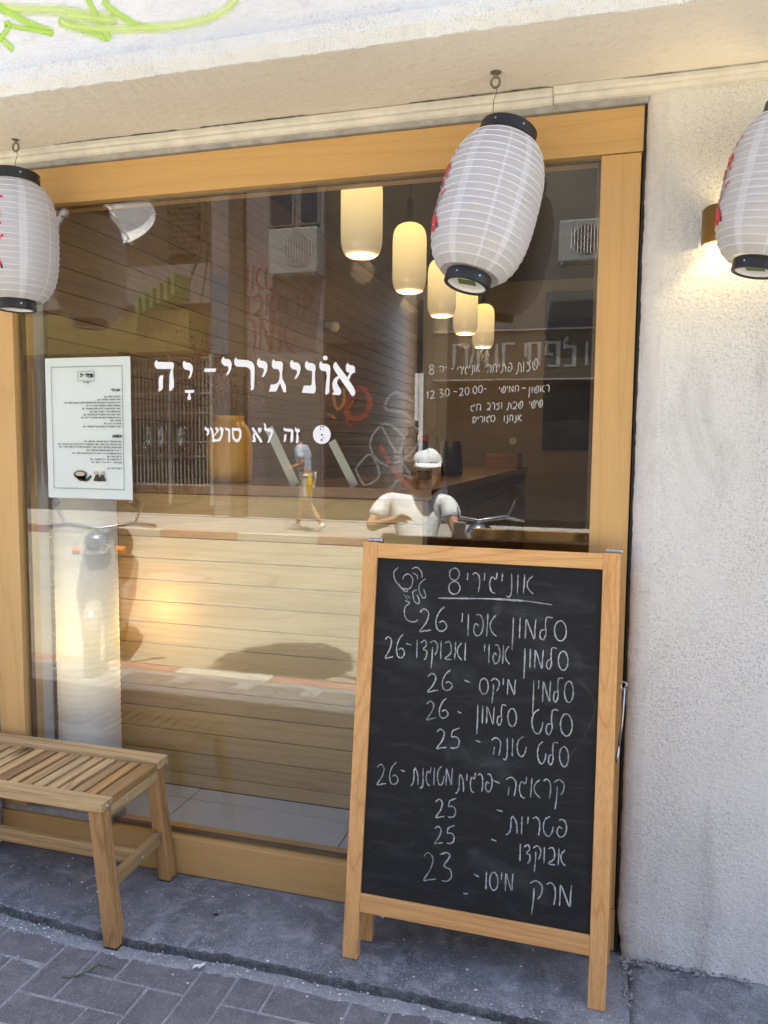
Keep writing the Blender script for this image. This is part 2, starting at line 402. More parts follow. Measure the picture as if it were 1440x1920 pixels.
def disc(bm, c, r, ax_u, ax_v, seg=16):
    c, u, v = Vector(c), Vector(ax_u), Vector(ax_v)
    bm.faces.new([bm.verts.new(c + u * (r * cos(2 * pi * k / seg)) + v * (r * sin(2 * pi * k / seg))) for k in range(seg)])
def smoothpts(pts, k=5):
    if len(pts) < 3: return [tuple(p) for p in pts]
    P = [Vector((*p, 0)) if len(p) == 2 else Vector(p) for p in pts]; P = [2 * P[0] - P[1]] + P + [2 * P[-1] - P[-2]]; o = []
    for i in range(1, len(P) - 2):
        for j in range(k):
            t = j / k; a, b_, c, d = P[i - 1:i + 3]
            o.append(.5 * ((2 * b_) + (c - a) * t + (2 * a - 5 * b_ + 4 * c - d) * t * t + (3 * b_ - a - 3 * c + d) * t ** 3))
    o.append(P[-2]); return [tuple(p)[:2] if len(pts[0]) == 2 else tuple(p) for p in o]
def ribbon(bm, pts2, wd, to3, rnd=0.0, lay=None):
    """flat stroke; to3 maps (u,v) to a world point"""
    n_ = len(pts2); prev = None
    for i, p in enumerate(pts2):
        a = pts2[max(i - 1, 0)]; c = pts2[min(i + 1, n_ - 1)]
        dx, dy = c[0] - a[0], c[1] - a[1]; l = math.hypot(dx, dy) or 1e-6
        w2 = wd / 2 * (1 + (R.random() - .5) * rnd) * (.6 if i in (0, n_ - 1) else 1)
        nx, ny = -dy / l * w2, dx / l * w2
        cur = [bm.verts.new(to3(p[0] + nx, p[1] + ny)), bm.verts.new(to3(p[0], p[1])), bm.verts.new(to3(p[0] - nx, p[1] - ny))]
        if lay is not None:
            e = 0.0 if i in (0, n_ - 1) else 1.0
            cur[0][lay] = 0.; cur[2][lay] = 0.; cur[1][lay] = e
        if prev:
            bm.faces.new((prev[0], prev[1], cur[1], cur[0])); bm.faces.new((prev[1], prev[2], cur[2], cur[1]))
        prev = cur
def copy_tree(o, parent=None, label=None):
    c = o.copy(); COL.objects.link(c)
    if parent: c.parent = parent
    if label: c['label'] = label
    for ch in [x for x in CH.get(o, [])] or [x for x in o.children]: copy_tree(ch, c)
    return c
CH = {}
# handwritten Hebrew letters and digits as strokes in a unit box (v down)
circ = lambda cx, cy, rx, ry, n_=10, a0=-1.9: [(cx + rx * cos(a0 + 2 * pi * k / n_), cy + ry * sin(a0 + 2 * pi * k / n_)) for k in range(n_ + 1)]
GL = {
 'א': [[(.22, 0), (.17, .5), (.1, 1)], [(.95, .05), (.6, .25), (.42, .5), (.6, .8), (1, 1)]],
 'ב': [[(.1, .1), (.6, 0), (.9, .3), (.75, .7), (.1, .95), (.95, 1)]],
 'ג': [[(.95, -.05), (.8, .3), (.35, .2), (.1, .55), (.3, .95), (.75, 1.05)]],
 'ד': [[(.1, .15), (.6, 0), (.8, .25), (.4, .5), (.85, .6), (.75, .95), (.5, 1.1)]],
 'ה': [[(.05, .15), (.5, 0), (.95, .2), (.95, .6), (.8, 1)], [(.35, .5), (.25, .95)]],
 'ו': [[(.6, 0), (.5, .5), (.42, 1)]],
 'ח': [[(.1, .15), (.45, 0), (.85, .15), (.9, .55), (.85, 1)], [(.2, .15), (.18, .6), (.12, 1)]],
 'ט': [[(.7, -.1), (.25, .1), (.08, .5), (.25, .9), (.6, 1), (.9, .75), (1, .45)]],
 'י': [[(.6, 0), (.55, .2), (.45, .4)]],
 'ל': [[(1.1, -.12), (.62, -.12), (.5, .3), (.55, .7), (.3, 1), (.05, .85), (.15, .55), (.45, .5)]],
 'מ': [[(.05, 1), (.1, .5), (.14, .05), (.4, .4), (.8, .98), (.86, .5), (.95, 0)]],
 'ם': [[(.05, .85), (.3, .5), (.2, .1), (.6, 0), (.95, .4), (.7, .8), (.2, 1)]],
 'נ': [[(.75, 0), (.78, .5), (.7, 1), (.4, 1.2), (0, 1.15)]],
 'ן': [[(.7, 0), (.6, .8), (.42, 1.6)]],
 'ס': [circ(.5, .5, .48, .5)],
 'ע': [[(.95, 0), (.6, .3), (.8, .7), (.5, 1), (.05, .95)], [(.1, .1), (.45, .35), (.7, .45)]],
 'פ': [[(.35, .05), (.75, .05), (1, .4), (.85, .85), (.4, 1), (.12, .75), (.3, .45), (.6, .55)]],
 'ק': [[(.05, .15), (.5, 0), (.95, .2), (.9, .55), (.65, .8)], [(.35, .35), (.3, .9), (.15, 1.55)]],
 'ר': [[(.1, .1), (.5, 0), (.9, .2), (.95, .6), (.8, 1)]],
 'ש': [[(.12, .2), (.08, .65), (.4, 1), (.85, .85), (1, .4), (.8, .02), (.5, .12), (.42, .5), (.62, .72)]],
 'ת': [[(.95, 1), (.9, .4), (.55, .05), (.4, .2), (.35, .7), (.2, .95), (-.1, 1.1)]],
 '0': [circ(.5, .5, .42, .5)], '1': [[(.2, .3), (.6, 0), (.5, 1)]],
 '2': [[(.05, .15), (.4, 0), (.75, .2), (.55, .6), (.05, 1), (.5, .98), (.95, .95)]],
 '3': [[(.05, .05), (.5, -.02), (.8, .1), (.35, .45), (.8, .6), (.9, .85), (.6, 1), (.2, 1)]],
 '5': [[(.95, -.05), (.6, .02), (.3, .1), (.2, .4), (.6, .4), (.9, .6), (.8, .9), (.45, 1), (.1, .98)]],
 '6': [[(.8, -.1), (.4, .1), (.1, .5), (.2, .9), (.6, 1), (.95, .8), (.7, .55), (.35, .6)]],
 '8': [circ(.5, .22, .42, .24), circ(.5, .76, .48, .25)],
 '-': [[(0, .3), (.5, .5), (1, .7)]], ':': [[(.5, .25), (.52, .32)], [(.5, .75), (.52, .82)]],
}
WD = {'י': .35, 'ו': .35, 'ן': .45, 'נ': .6, 'ר': .75, ':': .3, '1': .6, 'ג': .8}
def write(bm, text, tr, tl, br, bl, wd, to3, rnd=.3, jit=.03):
    """letters of one word inside the quad tr,tl,br,bl (2D); Hebrew runs right to left, digits left to right"""
    t = text if any('א' <= c <= 'ת' for c in text) else text[::-1]
    ws = [WD.get(c, 1.) for c in t]; gap = .22; tot = sum(ws) + gap * (len(t) - 1); pos = 0
    for c, w_ in zip(t, ws):
        for st in GL[c]:
            pts = []
            for (a, v) in smoothpts(st, 4):
                s = (pos + (1 - a) * w_) / tot  # from the right edge
                v2 = v + (R.random() - .5) * jit * .3
                top = (tr[0] + (tl[0] - tr[0]) * s, tr[1] + (tl[1] - tr[1]) * s); bot = (br[0] + (bl[0] - br[0]) * s, br[1] + (bl[1] - br[1]) * s)
                pts.append((top[0] + (bot[0] - top[0]) * v2, top[1] + (bot[1] - top[1]) * v2))
            ribbon(bm, pts, wd, to3, rnd)
        pos += w_ + gap
# traced lettering, in metres on its own surface
LETTERS=[[[(-1.398,1.7151),(-1.3949,1.7086),(-1.3441,1.7068),(-1.3361,1.7027),(-1.3357,1.694),(-1.3396,1.6804),(-1.3388,1.6615),(-1.3369,1.6449),(-1.3372,1.6284),(-1.3427,1.619),(-1.3522,1.6143),(-1.3541,1.6167),(-1.3523,1.6617),(-1.3494,1.6758),(-1.3444,1.6852),(-1.3958,1.6861),(-1.4026,1.6898),(-1.4065,1.6982),(-1.4058,1.7065),(-1.4022,1.7123)],[(-1.3853,1.6646),(-1.375,1.6656),(-1.3768,1.6502),(-1.3773,1.6241),(-1.3834,1.617),(-1.393,1.6133),(-1.3937,1.6152),(-1.392,1.6243),(-1.3923,1.6504),(-1.3894,1.6611)]],[[(-1.2972,1.7101),(-1.2938,1.7046),(-1.28,1.7032),(-1.2709,1.6967),(-1.2678,1.6861),(-1.2693,1.6745),(-1.274,1.6605),(-1.2807,1.6531),(-1.2847,1.6548),(-1.2792,1.6652),(-1.2778,1.6746),(-1.2803,1.6798),(-1.2963,1.6824),(-1.3036,1.6915),(-1.304,1.702),(-1.3012,1.7078)],[(-1.2971,1.6173),(-1.2652,1.617),(-1.2653,1.6087),(-1.2786,1.6084),(-1.2787,1.5994),(-1.2754,1.5924),(-1.2776,1.5865),(-1.2829,1.5849),(-1.2882,1.5873),(-1.2895,1.5925),(-1.2854,1.5995),(-1.2845,1.6084),(-1.2973,1.6086)]],[[(-1.2249,1.6842),(-1.185,1.6839),(-1.1885,1.6731),(-1.229,1.6735)]],[[(-1.1583,1.7199),(-1.1557,1.7129),(-1.1416,1.7119),(-1.1339,1.7055),(-1.1309,1.6951),(-1.1341,1.6791),(-1.1407,1.6665),(-1.1484,1.6608),(-1.1515,1.6632),(-1.1432,1.6769),(-1.1418,1.685),(-1.1443,1.6896),(-1.1572,1.6915),(-1.1662,1.7004),(-1.1669,1.7097),(-1.1627,1.7165)]],[[(-1.1159,1.7166),(-1.1121,1.7104),(-1.0753,1.7073),(-1.0614,1.7017),(-1.0539,1.6913),(-1.0527,1.6753),(-1.055,1.6181),(-1.0619,1.6131),(-1.0657,1.6148),(-1.0659,1.6733),(-1.0704,1.6813),(-1.0805,1.6861),(-1.1136,1.6883),(-1.1212,1.6949),(-1.1224,1.7064),(-1.119,1.7144)]],[[(-1.0362,1.7126),(-1.033,1.705),(-1.0199,1.7038),(-1.0112,1.6973),(-1.0087,1.6882),(-1.0113,1.6723),(-1.0176,1.6599),(-1.0251,1.6536),(-1.0289,1.6555),(-1.0226,1.668),(-1.0205,1.677),(-1.0238,1.6816),(-1.0376,1.6842),(-1.0446,1.6934),(-1.0438,1.7037),(-1.0405,1.7104)]],[[(-0.9875,1.7086),(-0.9838,1.7024),(-0.9628,1.7008),(-0.9574,1.694),(-0.9579,1.6782),(-0.9604,1.6624),(-0.9592,1.6488),(-0.9518,1.6351),(-0.9468,1.6237),(-0.9469,1.6078),(-0.9518,1.6056),(-0.9555,1.6079),(-0.9617,1.6216),(-0.9666,1.6353),(-0.9803,1.6093),(-1.004,1.6093),(-0.9977,1.6307),(-0.9852,1.631),(-0.9753,1.6354),(-0.9691,1.6467),(-0.9673,1.6648),(-0.9702,1.6739),(-0.974,1.6778),(-0.9888,1.6794),(-0.9938,1.6856),(-0.9943,1.6981),(-0.9913,1.706)]],[[(-0.9259,1.705),(-0.9222,1.6978),(-0.91,1.6968),(-0.9015,1.6906),(-0.8986,1.6816),(-0.9003,1.6681),(-0.9063,1.6548),(-0.9149,1.6463),(-0.9186,1.6482),(-0.9117,1.6616),(-0.91,1.6694),(-0.9137,1.6751),(-0.9259,1.6769),(-0.9333,1.6856),(-0.9337,1.6969),(-0.9303,1.7024)]],[[(-0.8772,1.7017),(-0.8741,1.695),(-0.8603,1.6938),(-0.8506,1.6878),(-0.8494,1.6784),(-0.8518,1.6673),(-0.8517,1.6382),(-0.8493,1.6248),(-0.8492,1.6113),(-0.8528,1.6035),(-0.8577,1.602),(-0.8946,1.6051),(-0.888,1.6259),(-0.8638,1.6261),(-0.8614,1.6361),(-0.8607,1.6686),(-0.8639,1.6709),(-0.8772,1.6733),(-0.884,1.6813),(-0.8845,1.6925),(-0.8808,1.6991)]],[[(-0.8314,1.6992),(-0.8278,1.6918),(-0.8123,1.6906),(-0.8039,1.6854),(-0.802,1.6753),(-0.8038,1.6487),(-0.8053,1.6042),(-0.8143,1.598),(-0.8179,1.5998),(-0.8157,1.6311),(-0.8129,1.6533),(-0.8146,1.6644),(-0.8182,1.669),(-0.8302,1.6703),(-0.8369,1.6782),(-0.8381,1.6894),(-0.835,1.6971)],[(-0.8107,1.7081),(-0.8117,1.7046),(-0.8145,1.702),(-0.8183,1.7012),(-0.8221,1.7022),(-0.8249,1.7049),(-0.826,1.7084),(-0.825,1.712),(-0.8222,1.7145),(-0.8183,1.7154),(-0.8145,1.7143),(-0.8117,1.7117)]],[[(-0.7838,1.696),(-0.779,1.6882),(-0.7481,1.649),(-0.7268,1.6178),(-0.7225,1.6078),(-0.7231,1.5989),(-0.7294,1.5919),(-0.7348,1.5968),(-0.7717,1.6471),(-0.7884,1.6707),(-0.7927,1.6785),(-0.7921,1.6884),(-0.7885,1.6932)],[(-0.746,1.693),(-0.7425,1.6864),(-0.7296,1.6846),(-0.7237,1.6783),(-0.7236,1.6625),(-0.7294,1.6626),(-0.7376,1.6543),(-0.7405,1.6433),(-0.7457,1.6445),(-0.7486,1.649),(-0.7423,1.6588),(-0.74,1.6636),(-0.7482,1.6644),(-0.7525,1.6722),(-0.7519,1.6855)],[(-0.7777,1.6539),(-0.7717,1.6471),(-0.7788,1.6417),(-0.7804,1.6328),(-0.7763,1.6239),(-0.768,1.6127),(-0.7672,1.6016),(-0.7726,1.5961),(-0.794,1.5974),(-0.7948,1.6018),(-0.7893,1.6067),(-0.7941,1.6174),(-0.7954,1.6308),(-0.7918,1.6419),(-0.7848,1.6495)]],[[(-1.2261,1.5008),(-1.2218,1.4967),(-1.214,1.4945),(-1.2113,1.4866),(-1.2132,1.477),(-1.2186,1.4713),(-1.2228,1.4738),(-1.2184,1.4818),(-1.2202,1.4865),(-1.2283,1.4897)]],[[(-1.2076,1.4993),(-1.2023,1.4968),(-1.1971,1.4866),(-1.1956,1.4612),(-1.1832,1.4597),(-1.1725,1.4693),(-1.1706,1.4867),(-1.1752,1.4899),(-1.1751,1.4978),(-1.1687,1.5),(-1.1611,1.4931),(-1.1637,1.4741),(-1.1727,1.455),(-1.201,1.451),(-1.2027,1.458),(-1.2009,1.4612),(-1.2042,1.4834),(-1.2084,1.4913)],[(-1.1899,1.4977),(-1.1846,1.4987),(-1.1776,1.4899),(-1.1802,1.4835),(-1.1955,1.4691),(-1.1955,1.4739),(-1.1847,1.4851),(-1.19,1.4914)]],[[(-1.1565,1.4988),(-1.153,1.4969),(-1.1407,1.4947),(-1.138,1.4868),(-1.1393,1.4521),(-1.1446,1.4514),(-1.1443,1.4836),(-1.1478,1.4884),(-1.1548,1.4899)]],[[(-1.132,1.4969),(-1.1059,1.4964),(-1.0991,1.487),(-1.0992,1.4681),(-1.108,1.4529),(-1.1201,1.4516),(-1.1305,1.4632),(-1.1321,1.4837),(-1.132,1.4966),(-1.1261,1.4875),(-1.1262,1.4743),(-1.1218,1.4632),(-1.1149,1.4601),(-1.1079,1.4665),(-1.1053,1.4822),(-1.1095,1.4876),(-1.1265,1.4878)]],[[(-1.0628,1.4971),(-1.0576,1.499),(-1.0304,1.4607),(-1.027,1.4523),(-1.0332,1.4504),(-1.0618,1.4902)],[(-1.0422,1.4971),(-1.0303,1.4966),(-1.0296,1.4888),(-1.0365,1.4809),(-1.0406,1.4841),(-1.0423,1.4903)],[(-1.055,1.484),(-1.0516,1.4784),(-1.0536,1.4715),(-1.0492,1.4606),(-1.051,1.4521),(-1.063,1.452),(-1.062,1.4564),(-1.0585,1.4589),(-1.0605,1.4715)]],[[(-1.0234,1.5106),(-1.0183,1.5115),(-1.0139,1.5044),(-1.0139,1.496),(-0.9946,1.4951),(-0.9896,1.4889),(-0.9913,1.4796),(-1.0049,1.45),(-1.01,1.4515),(-1.0004,1.4764),(-0.998,1.4842),(-1.0194,1.4879),(-1.0218,1.4966),(-1.0194,1.5028)]],[[(-0.9542,1.4992),(-0.9499,1.4952),(-0.9275,1.4943),(-0.9225,1.4891),(-0.9232,1.4568),(-0.9292,1.4512),(-0.9332,1.453),(-0.9308,1.4845),(-0.9526,1.4875),(-0.9559,1.4937)],[(-0.9526,1.4767),(-0.9459,1.4767),(-0.9476,1.4566),(-0.9553,1.4519)]],[[(-0.9175,1.4999),(-0.9125,1.4953),(-0.9026,1.4938),(-0.8999,1.4846),(-0.9076,1.483),(-0.9052,1.4723),(-0.9059,1.4538),(-0.9109,1.4491),(-0.9142,1.4507),(-0.9119,1.483),(-0.9175,1.4876)]]]
STICKER=((-0.8294, 1.4768), 0.0287)
GLASSWORDS=[('שעות', (-0.184, 1.6933), (-0.2432, 1.6826), (-0.1832, 1.6636), (-0.2425, 1.6527)), ('פתיחה', (-0.2552, 1.6829), (-0.3279, 1.6783), (-0.2547, 1.6589), (-0.3274, 1.6541)), ('אוניגירי', (-0.3464, 1.6817), (-0.4129, 1.6739), (-0.3459, 1.659), (-0.4125, 1.651)), ('-', (-0.4222, 1.671), (-0.4316, 1.6696), (-0.4222, 1.6679), (-0.4316, 1.6666)), ('יה', (-0.4428, 1.679), (-0.468, 1.6764), (-0.4425, 1.6606), (-0.4677, 1.658)), ('8', (-0.4823, 1.6813), (-0.4951, 1.6816), (-0.4819, 1.6536), (-0.4947, 1.6538)), ('ראשון', (-0.1497, 1.6201), (-0.2087, 1.6149), (-0.1492, 1.6008), (-0.2082, 1.5955)), ('-', (-0.2146, 1.6135), (-0.2265, 1.6121), (-0.2145, 1.6105), (-0.2265, 1.6091)), ('חמישי', (-0.2342, 1.6197), (-0.2915, 1.6159), (-0.2338, 1.6017), (-0.2911, 1.5978)), ('-', (-0.3265, 1.6117), (-0.3342, 1.6118), (-0.3265, 1.6087), (-0.3341, 1.6088)), ('20:00', (-0.3375, 1.621), (-0.4055, 1.6126), (-0.337, 1.5997), (-0.4051, 1.5912)), ('-', (-0.4117, 1.6051), (-0.4226, 1.6052), (-0.4116, 1.602), (-0.4226, 1.6021)), ('12:30', (-0.4338, 1.613), (-0.5035, 1.6045), (-0.4334, 1.5914), (-0.5032, 1.5828)), ('שישי', (-0.1677, 1.5787), (-0.2047, 1.5745), (-0.1672, 1.5578), (-0.2042, 1.5535)), ('שבת', (-0.2226, 1.5746), (-0.2677, 1.5704), (-0.2221, 1.5551), (-0.2672, 1.5507)), ('וערב', (-0.2799, 1.572), (-0.3256, 1.5692), (-0.2794, 1.5523), (-0.3252, 1.5494)), ('חג', (-0.341, 1.5678), (-0.3719, 1.5665), (-0.3406, 1.548), (-0.3715, 1.5466)), ('אנחנו', (-0.2247, 1.537), (-0.276, 1.5341), (-0.2243, 1.5189), (-0.2756, 1.5159)), ('סגורים', (-0.3004, 1.5357), (-0.3666, 1.5297), (-0.3, 1.5174), (-0.3662, 1.5113))]
BOARD_FRAME=[[-0.309, -0.25, 0.0], [0.9999, -0.0139, 0.0], [0.002, 0.1403, 0.9901], [-0.0138, -0.99, 0.1403]]
BOARDWORDS=[(1, 'אוניגירי', (0.1364, 1.1085), (-0.0517, 1.1053), (0.1384, 1.0565), (-0.0493, 1.052)), (1, '8', (-0.0672, 1.1149), (-0.1006, 1.1131), (-0.064, 1.0436), (-0.0973, 1.0415)), (2, 'סלמון', (0.2286, 0.9895), (0.0762, 0.9885), (0.2305, 0.9356), (0.0785, 0.9335)), (2, 'אפוי', (0.0395, 0.9946), (-0.0616, 0.9904), (0.042, 0.9335), (-0.0588, 0.9285)), (2, '26', (-0.0984, 0.9997), (-0.1797, 0.9941), (-0.0955, 0.9375), (-0.1767, 0.9312)), (3, 'סלמון', (0.2357, 0.9091), (0.1128, 0.9074), (0.2375, 0.8583), (0.1149, 0.8557)), (3, 'אפוי', (0.0793, 0.9133), (0.0062, 0.9102), (0.0815, 0.8614), (0.0085, 0.8578)), (3, 'ואבוקדו', (-0.0399, 0.9108), (-0.1863, 0.9064), (-0.0377, 0.861), (-0.1838, 0.8557)), (3, '-', (-0.1982, 0.8935), (-0.2139, 0.8952), (-0.1979, 0.889), (-0.2137, 0.8907)), (3, '26', (-0.2179, 0.9129), (-0.2778, 0.9082), (-0.2149, 0.853), (-0.2747, 0.8478)), (4, 'סלמין', (0.2524, 0.8315), (0.1405, 0.8237), (0.2544, 0.7755), (0.1427, 0.7668)), (4, 'מיקס', (0.1004, 0.8228), (-0.0, 0.8162), (0.1021, 0.7799), (0.0019, 0.7727)), (4, '-', (-0.0263, 0.805), (-0.0413, 0.8079), (-0.0261, 0.8006), (-0.0411, 0.8035)), (4, '26', (-0.0752, 0.8268), (-0.1478, 0.8142), (-0.0729, 0.777), (-0.1454, 0.7639)), (5, 'סלט', (0.2528, 0.7445), (0.1437, 0.7413), (0.2549, 0.6859), (0.1461, 0.6819)), (5, 'סלמון', (0.1051, 0.7429), (-0.0086, 0.7426), (0.1071, 0.6946), (-0.0065, 0.6935)), (5, '-', (-0.0462, 0.7182), (-0.0568, 0.72), (-0.046, 0.7139), (-0.0566, 0.7157)), (5, '26', (-0.0837, 0.748), (-0.1472, 0.7371), (-0.0814, 0.6984), (-0.1447, 0.6871)), (6, 'סלט', (0.2463, 0.657), (0.1625, 0.6583), (0.2482, 0.6042), (0.1646, 0.6049)), (6, 'טונה', (0.1339, 0.6663), (0.0391, 0.6582), (0.1358, 0.6183), (0.0412, 0.6096)), (6, '-', (0.0104, 0.6448), (-0.003, 0.6475), (0.0106, 0.6404), (-0.0028, 0.6432)), (6, '25', (-0.0471, 0.6715), (-0.1146, 0.6639), (-0.0448, 0.6194), (-0.1121, 0.6114)), (7, 'קראגה', (0.2385, 0.5695), (0.0825, 0.5577), (0.2403, 0.5197), (0.0846, 0.5068)), (7, '-', (0.0673, 0.5414), (0.0512, 0.545), (0.0675, 0.5372), (0.0514, 0.5408)), (7, 'פרגית', (0.0462, 0.5615), (-0.052, 0.5489), (0.0482, 0.5132), (-0.0498, 0.5)), (7, 'מטוגנת', (-0.0631, 0.562), (-0.1811, 0.55), (-0.0609, 0.5159), (-0.1788, 0.5032)), (7, '-', (-0.1992, 0.5388), (-0.2117, 0.5402), (-0.199, 0.5344), (-0.2115, 0.5358)), (7, '26', (-0.2186, 0.5541), (-0.2827, 0.5461), (-0.2158, 0.4983), (-0.2798, 0.4898)), (8, 'פטריות', (0.2477, 0.4681), (0.091, 0.4567), (0.2494, 0.4214), (0.093, 0.409)), (8, '-', (0.0791, 0.4677), (0.0617, 0.4681), (0.0792, 0.4635), (0.0619, 0.4639)), (8, '25', (-0.0488, 0.4799), (-0.1085, 0.4717), (-0.0466, 0.4312), (-0.1062, 0.4226)), (9, 'אבוקדו', (0.2478, 0.3908), (0.1253, 0.3858), (0.2494, 0.347), (0.1271, 0.3412)), (9, '-', (0.0652, 0.3864), (0.0507, 0.3885), (0.0654, 0.3822), (0.0508, 0.3842)), (9, '25', (-0.0499, 0.4063), (-0.108, 0.3977), (-0.0478, 0.3606), (-0.1058, 0.3517)), (10, 'מרק', (0.2688, 0.3008), (0.1571, 0.2959), (0.2709, 0.2438), (0.1594, 0.2381)), (10, 'מיסו', (0.1144, 0.3056), (0.0371, 0.2986), (0.1163, 0.2584), (0.0392, 0.2509)), (10, '-', (0.0218, 0.2847), (0.0085, 0.2882), (0.0219, 0.2805), (0.0087, 0.284)), (10, '23', (-0.0525, 0.3326), (-0.1363, 0.3224), (-0.0491, 0.2588), (-0.1326, 0.2477))]
SCRIBBLE=[[(-0.247, 1.1084), (-0.2595, 1.095), (-0.2563, 1.0739), (-0.2398, 1.0538), (-0.2216, 1.0401), (-0.2154, 1.0468)], [(-0.2074, 1.1063), (-0.1924, 1.1113), (-0.1788, 1.0994), (-0.1758, 1.0828)], [(-0.2047, 1.0959), (-0.1913, 1.0882), (-0.1886, 1.0779)], [(-0.2321, 1.0753), (-0.2283, 1.0861), (-0.2154, 1.0911), (-0.2029, 1.077), (-0.2091, 1.0514), (-0.233, 1.0499), (-0.2446, 1.0619)], [(-0.165, 1.0813), (-0.1815, 1.0657), (-0.1826, 1.0447), (-0.171, 1.0265), (-0.1626, 1.0313), (-0.17, 1.0517)], [(-0.1893, 1.0484), (-0.201, 1.0393), (-0.1942, 1.0146), (-0.1831, 1.009), (-0.1814, 1.0196), (-0.1886, 1.0338)], [(-0.2255, 1.0314), (-0.2162, 1.0194)], [(-0.2167, 1.0299), (-0.2076, 1.0221)], [(-0.2225, 1.0148), (-0.2091, 1.0094), (-0.2216, 0.9959), (-0.2212, 0.9707), (-0.2065, 0.9571), (-0.1871, 0.9585), (-0.1831, 0.9651)]]
UNDERLINE=[[(-0.126, 1.0282), (-0.0564, 1.0319), (0.018, 1.0359), (0.0791, 1.0375), (0.1313, 1.0353), (0.1888, 1.0307)], [(0.0263, 1.0353), (0.067, 1.0359), (0.1074, 1.0345)]]
CHALKDOT=[[(-0.0183, 0.2312), (-0.0124, 0.2308), (-0.0067, 0.2332)]]
GRAFFITI=[([(-1.6771, 2.6565), (-1.6416, 2.6478), (-1.5714, 2.6334), (-1.4682, 2.6172), (-1.3678, 2.5906), (-1.2752, 2.5645)], 0.0108, 1), ([(-1.665, 2.6595), (-1.6418, 2.6423), (-1.607, 2.6234), (-1.5553, 2.5932), (-1.5097, 2.5732), (-1.4785, 2.559)], 0.0093, 0), ([(-1.6432, 2.6073), (-1.6081, 2.5933), (-1.5385, 2.5747), (-1.4786, 2.5576)], 0.0065, 0), ([(-1.6797, 2.5911), (-1.645, 2.5606), (-1.6277, 2.5443), (-1.6116, 2.5315)], 0.0079, 0), ([(-1.6433, 2.605), (-1.6256, 2.6003), (-1.6443, 2.577), (-1.6629, 2.5606)], 0.0079, 0), ([(-1.4461, 2.5945), (-1.4521, 2.5839), (-1.413, 2.5695), (-1.3579, 2.5463), (-1.3034, 2.5233)], 0.0101, 0), ([(-1.372, 2.6409), (-1.3563, 2.6071), (-1.3352, 2.5681), (-1.3167, 2.5386), (-1.3008, 2.5176)], 0.0079, 0), ([(-1.3228, 2.6249), (-1.3016, 2.5995), (-1.2589, 2.569), (-1.2165, 2.5432), (-1.1585, 2.5288)], 0.0086, 0), ([(-1.4577, 2.5892), (-1.4242, 2.571), (-1.3247, 2.5487), (-1.238, 2.5381), (-1.1427, 2.5298), (-1.0599, 2.5288), (-0.9989, 2.5357), (-0.9538, 2.5531), (-0.9239, 2.5766)], 0.0093, 1), ([(-1.4431, 2.601), (-1.368, 2.5839), (-1.2807, 2.563)], 0.0086, 1)]
# ================================================================== GROUND
def wavy(x, a=.012, f=9, s=0): return a * noise.noise(Vector((x * f, s, 3.1))) + a * .5 * noise.noise(Vector((x * f * 4, s, 9.1)))
PZ = -.030      # pavement level; the concrete step in front of the window is z = 0
def grid_sheet(x0, x1, y0, y1, z, nx=1, ny=1, amp=0, fr=2.):
    bm = bmesh.new(); g = [[bm.verts.new((x0 + (x1 - x0) * i / nx, y0 + (y1 - y0) * j / ny, z + (amp * noise.noise(Vector((i * fr * .37, j * fr * .37, 0))) if amp else 0))) for j in range(ny + 1)] for i in range(nx + 1)]
    for i in range(nx):
        for j in range(ny): bm.faces.new((g[i][j], g[i + 1][j], g[i + 1][j + 1], g[i][j + 1]))
    return bm
struct("ground", grid_sheet(-250, 250, -300, 200, -.20), M['sidewalk'])
# mortar bed under the pavers
pav = thing("pavement", None, None, (-.8, -1.2, PZ)); pav['kind'] = 'structure'
obj("mortar_bed", B(-30, 20, -2.08, .02, -.19, PZ - .0022), M['mortar'], pav)
u = .1097; X0 = -1.473; Y0 = -.3625; pm = []
def paver_bm(w_, d_, seed):
    bm = bmesh.new(); g_ = .0042; rr = random.Random(seed); b_ = .0022
    zt = [rr.uniform(-.0012, .0012) for _ in range(4)]
    lo = [(g_, g_), (w_ - g_, g_), (w_ - g_, d_ - g_), (g_, d_ - g_)]; hi = [(g_ + b_, g_ + b_), (w_ - g_ - b_, g_ + b_), (w_ - g_ - b_, d_ - g_ - b_), (g_ + b_, d_ - g_ - b_)]
    a = [bm.verts.new((x, y, -.045)) for x, y in lo]; m_ = [bm.verts.new((x, y, -.0018)) for x, y in lo]; t = [bm.verts.new((x, y, z)) for (x, y), z in zip(hi, zt)]
    for k in range(4):
        j = (k + 1) % 4; bm.faces.new((a[k], a[j], m_[j], m_[k])); bm.faces.new((m_[k], m_[j], t[j], t[k]))
    bm.faces.new(t); return bm
def mesh_of(name, bm, mat):
    me = bpy.data.meshes.new(name); bmesh.ops.recalc_face_normals(bm, faces=bm.faces[:]); bm.to_mesh(me); bm.free(); me.materials.append(mat); return me
PV = [mesh_of("paver", paver_bm(u, 2 * u, s), M['paver']) for s in range(3)] ; PH = [mesh_of("paver", paver_bm(2 * u, u, s + 9), M['paver']) for s in range(3)]
PS = mesh_of("paver", paver_bm(u, u, 77), M['paver'])
rest = bmesh.new()
def rest_block(x0, x1, y0, y1):
    g_ = .004; z = PZ + R.uniform(-.0015, .0015)
    t = [rest.verts.new((x, y, z)) for x, y in ((x0 + g_, y0 + g_), (x1 - g_, y0 + g_), (x1 - g_, y1 - g_), (x0 + g_, y1 - g_))]; rest.faces.new(t)
    l = [rest.verts.new((v.co.x, v.co.y, z - .006)) for v in t]
    for k in range(4): rest.faces.new((t[k], l[k], l[(k + 1) % 4], t[(k + 1) % 4]))
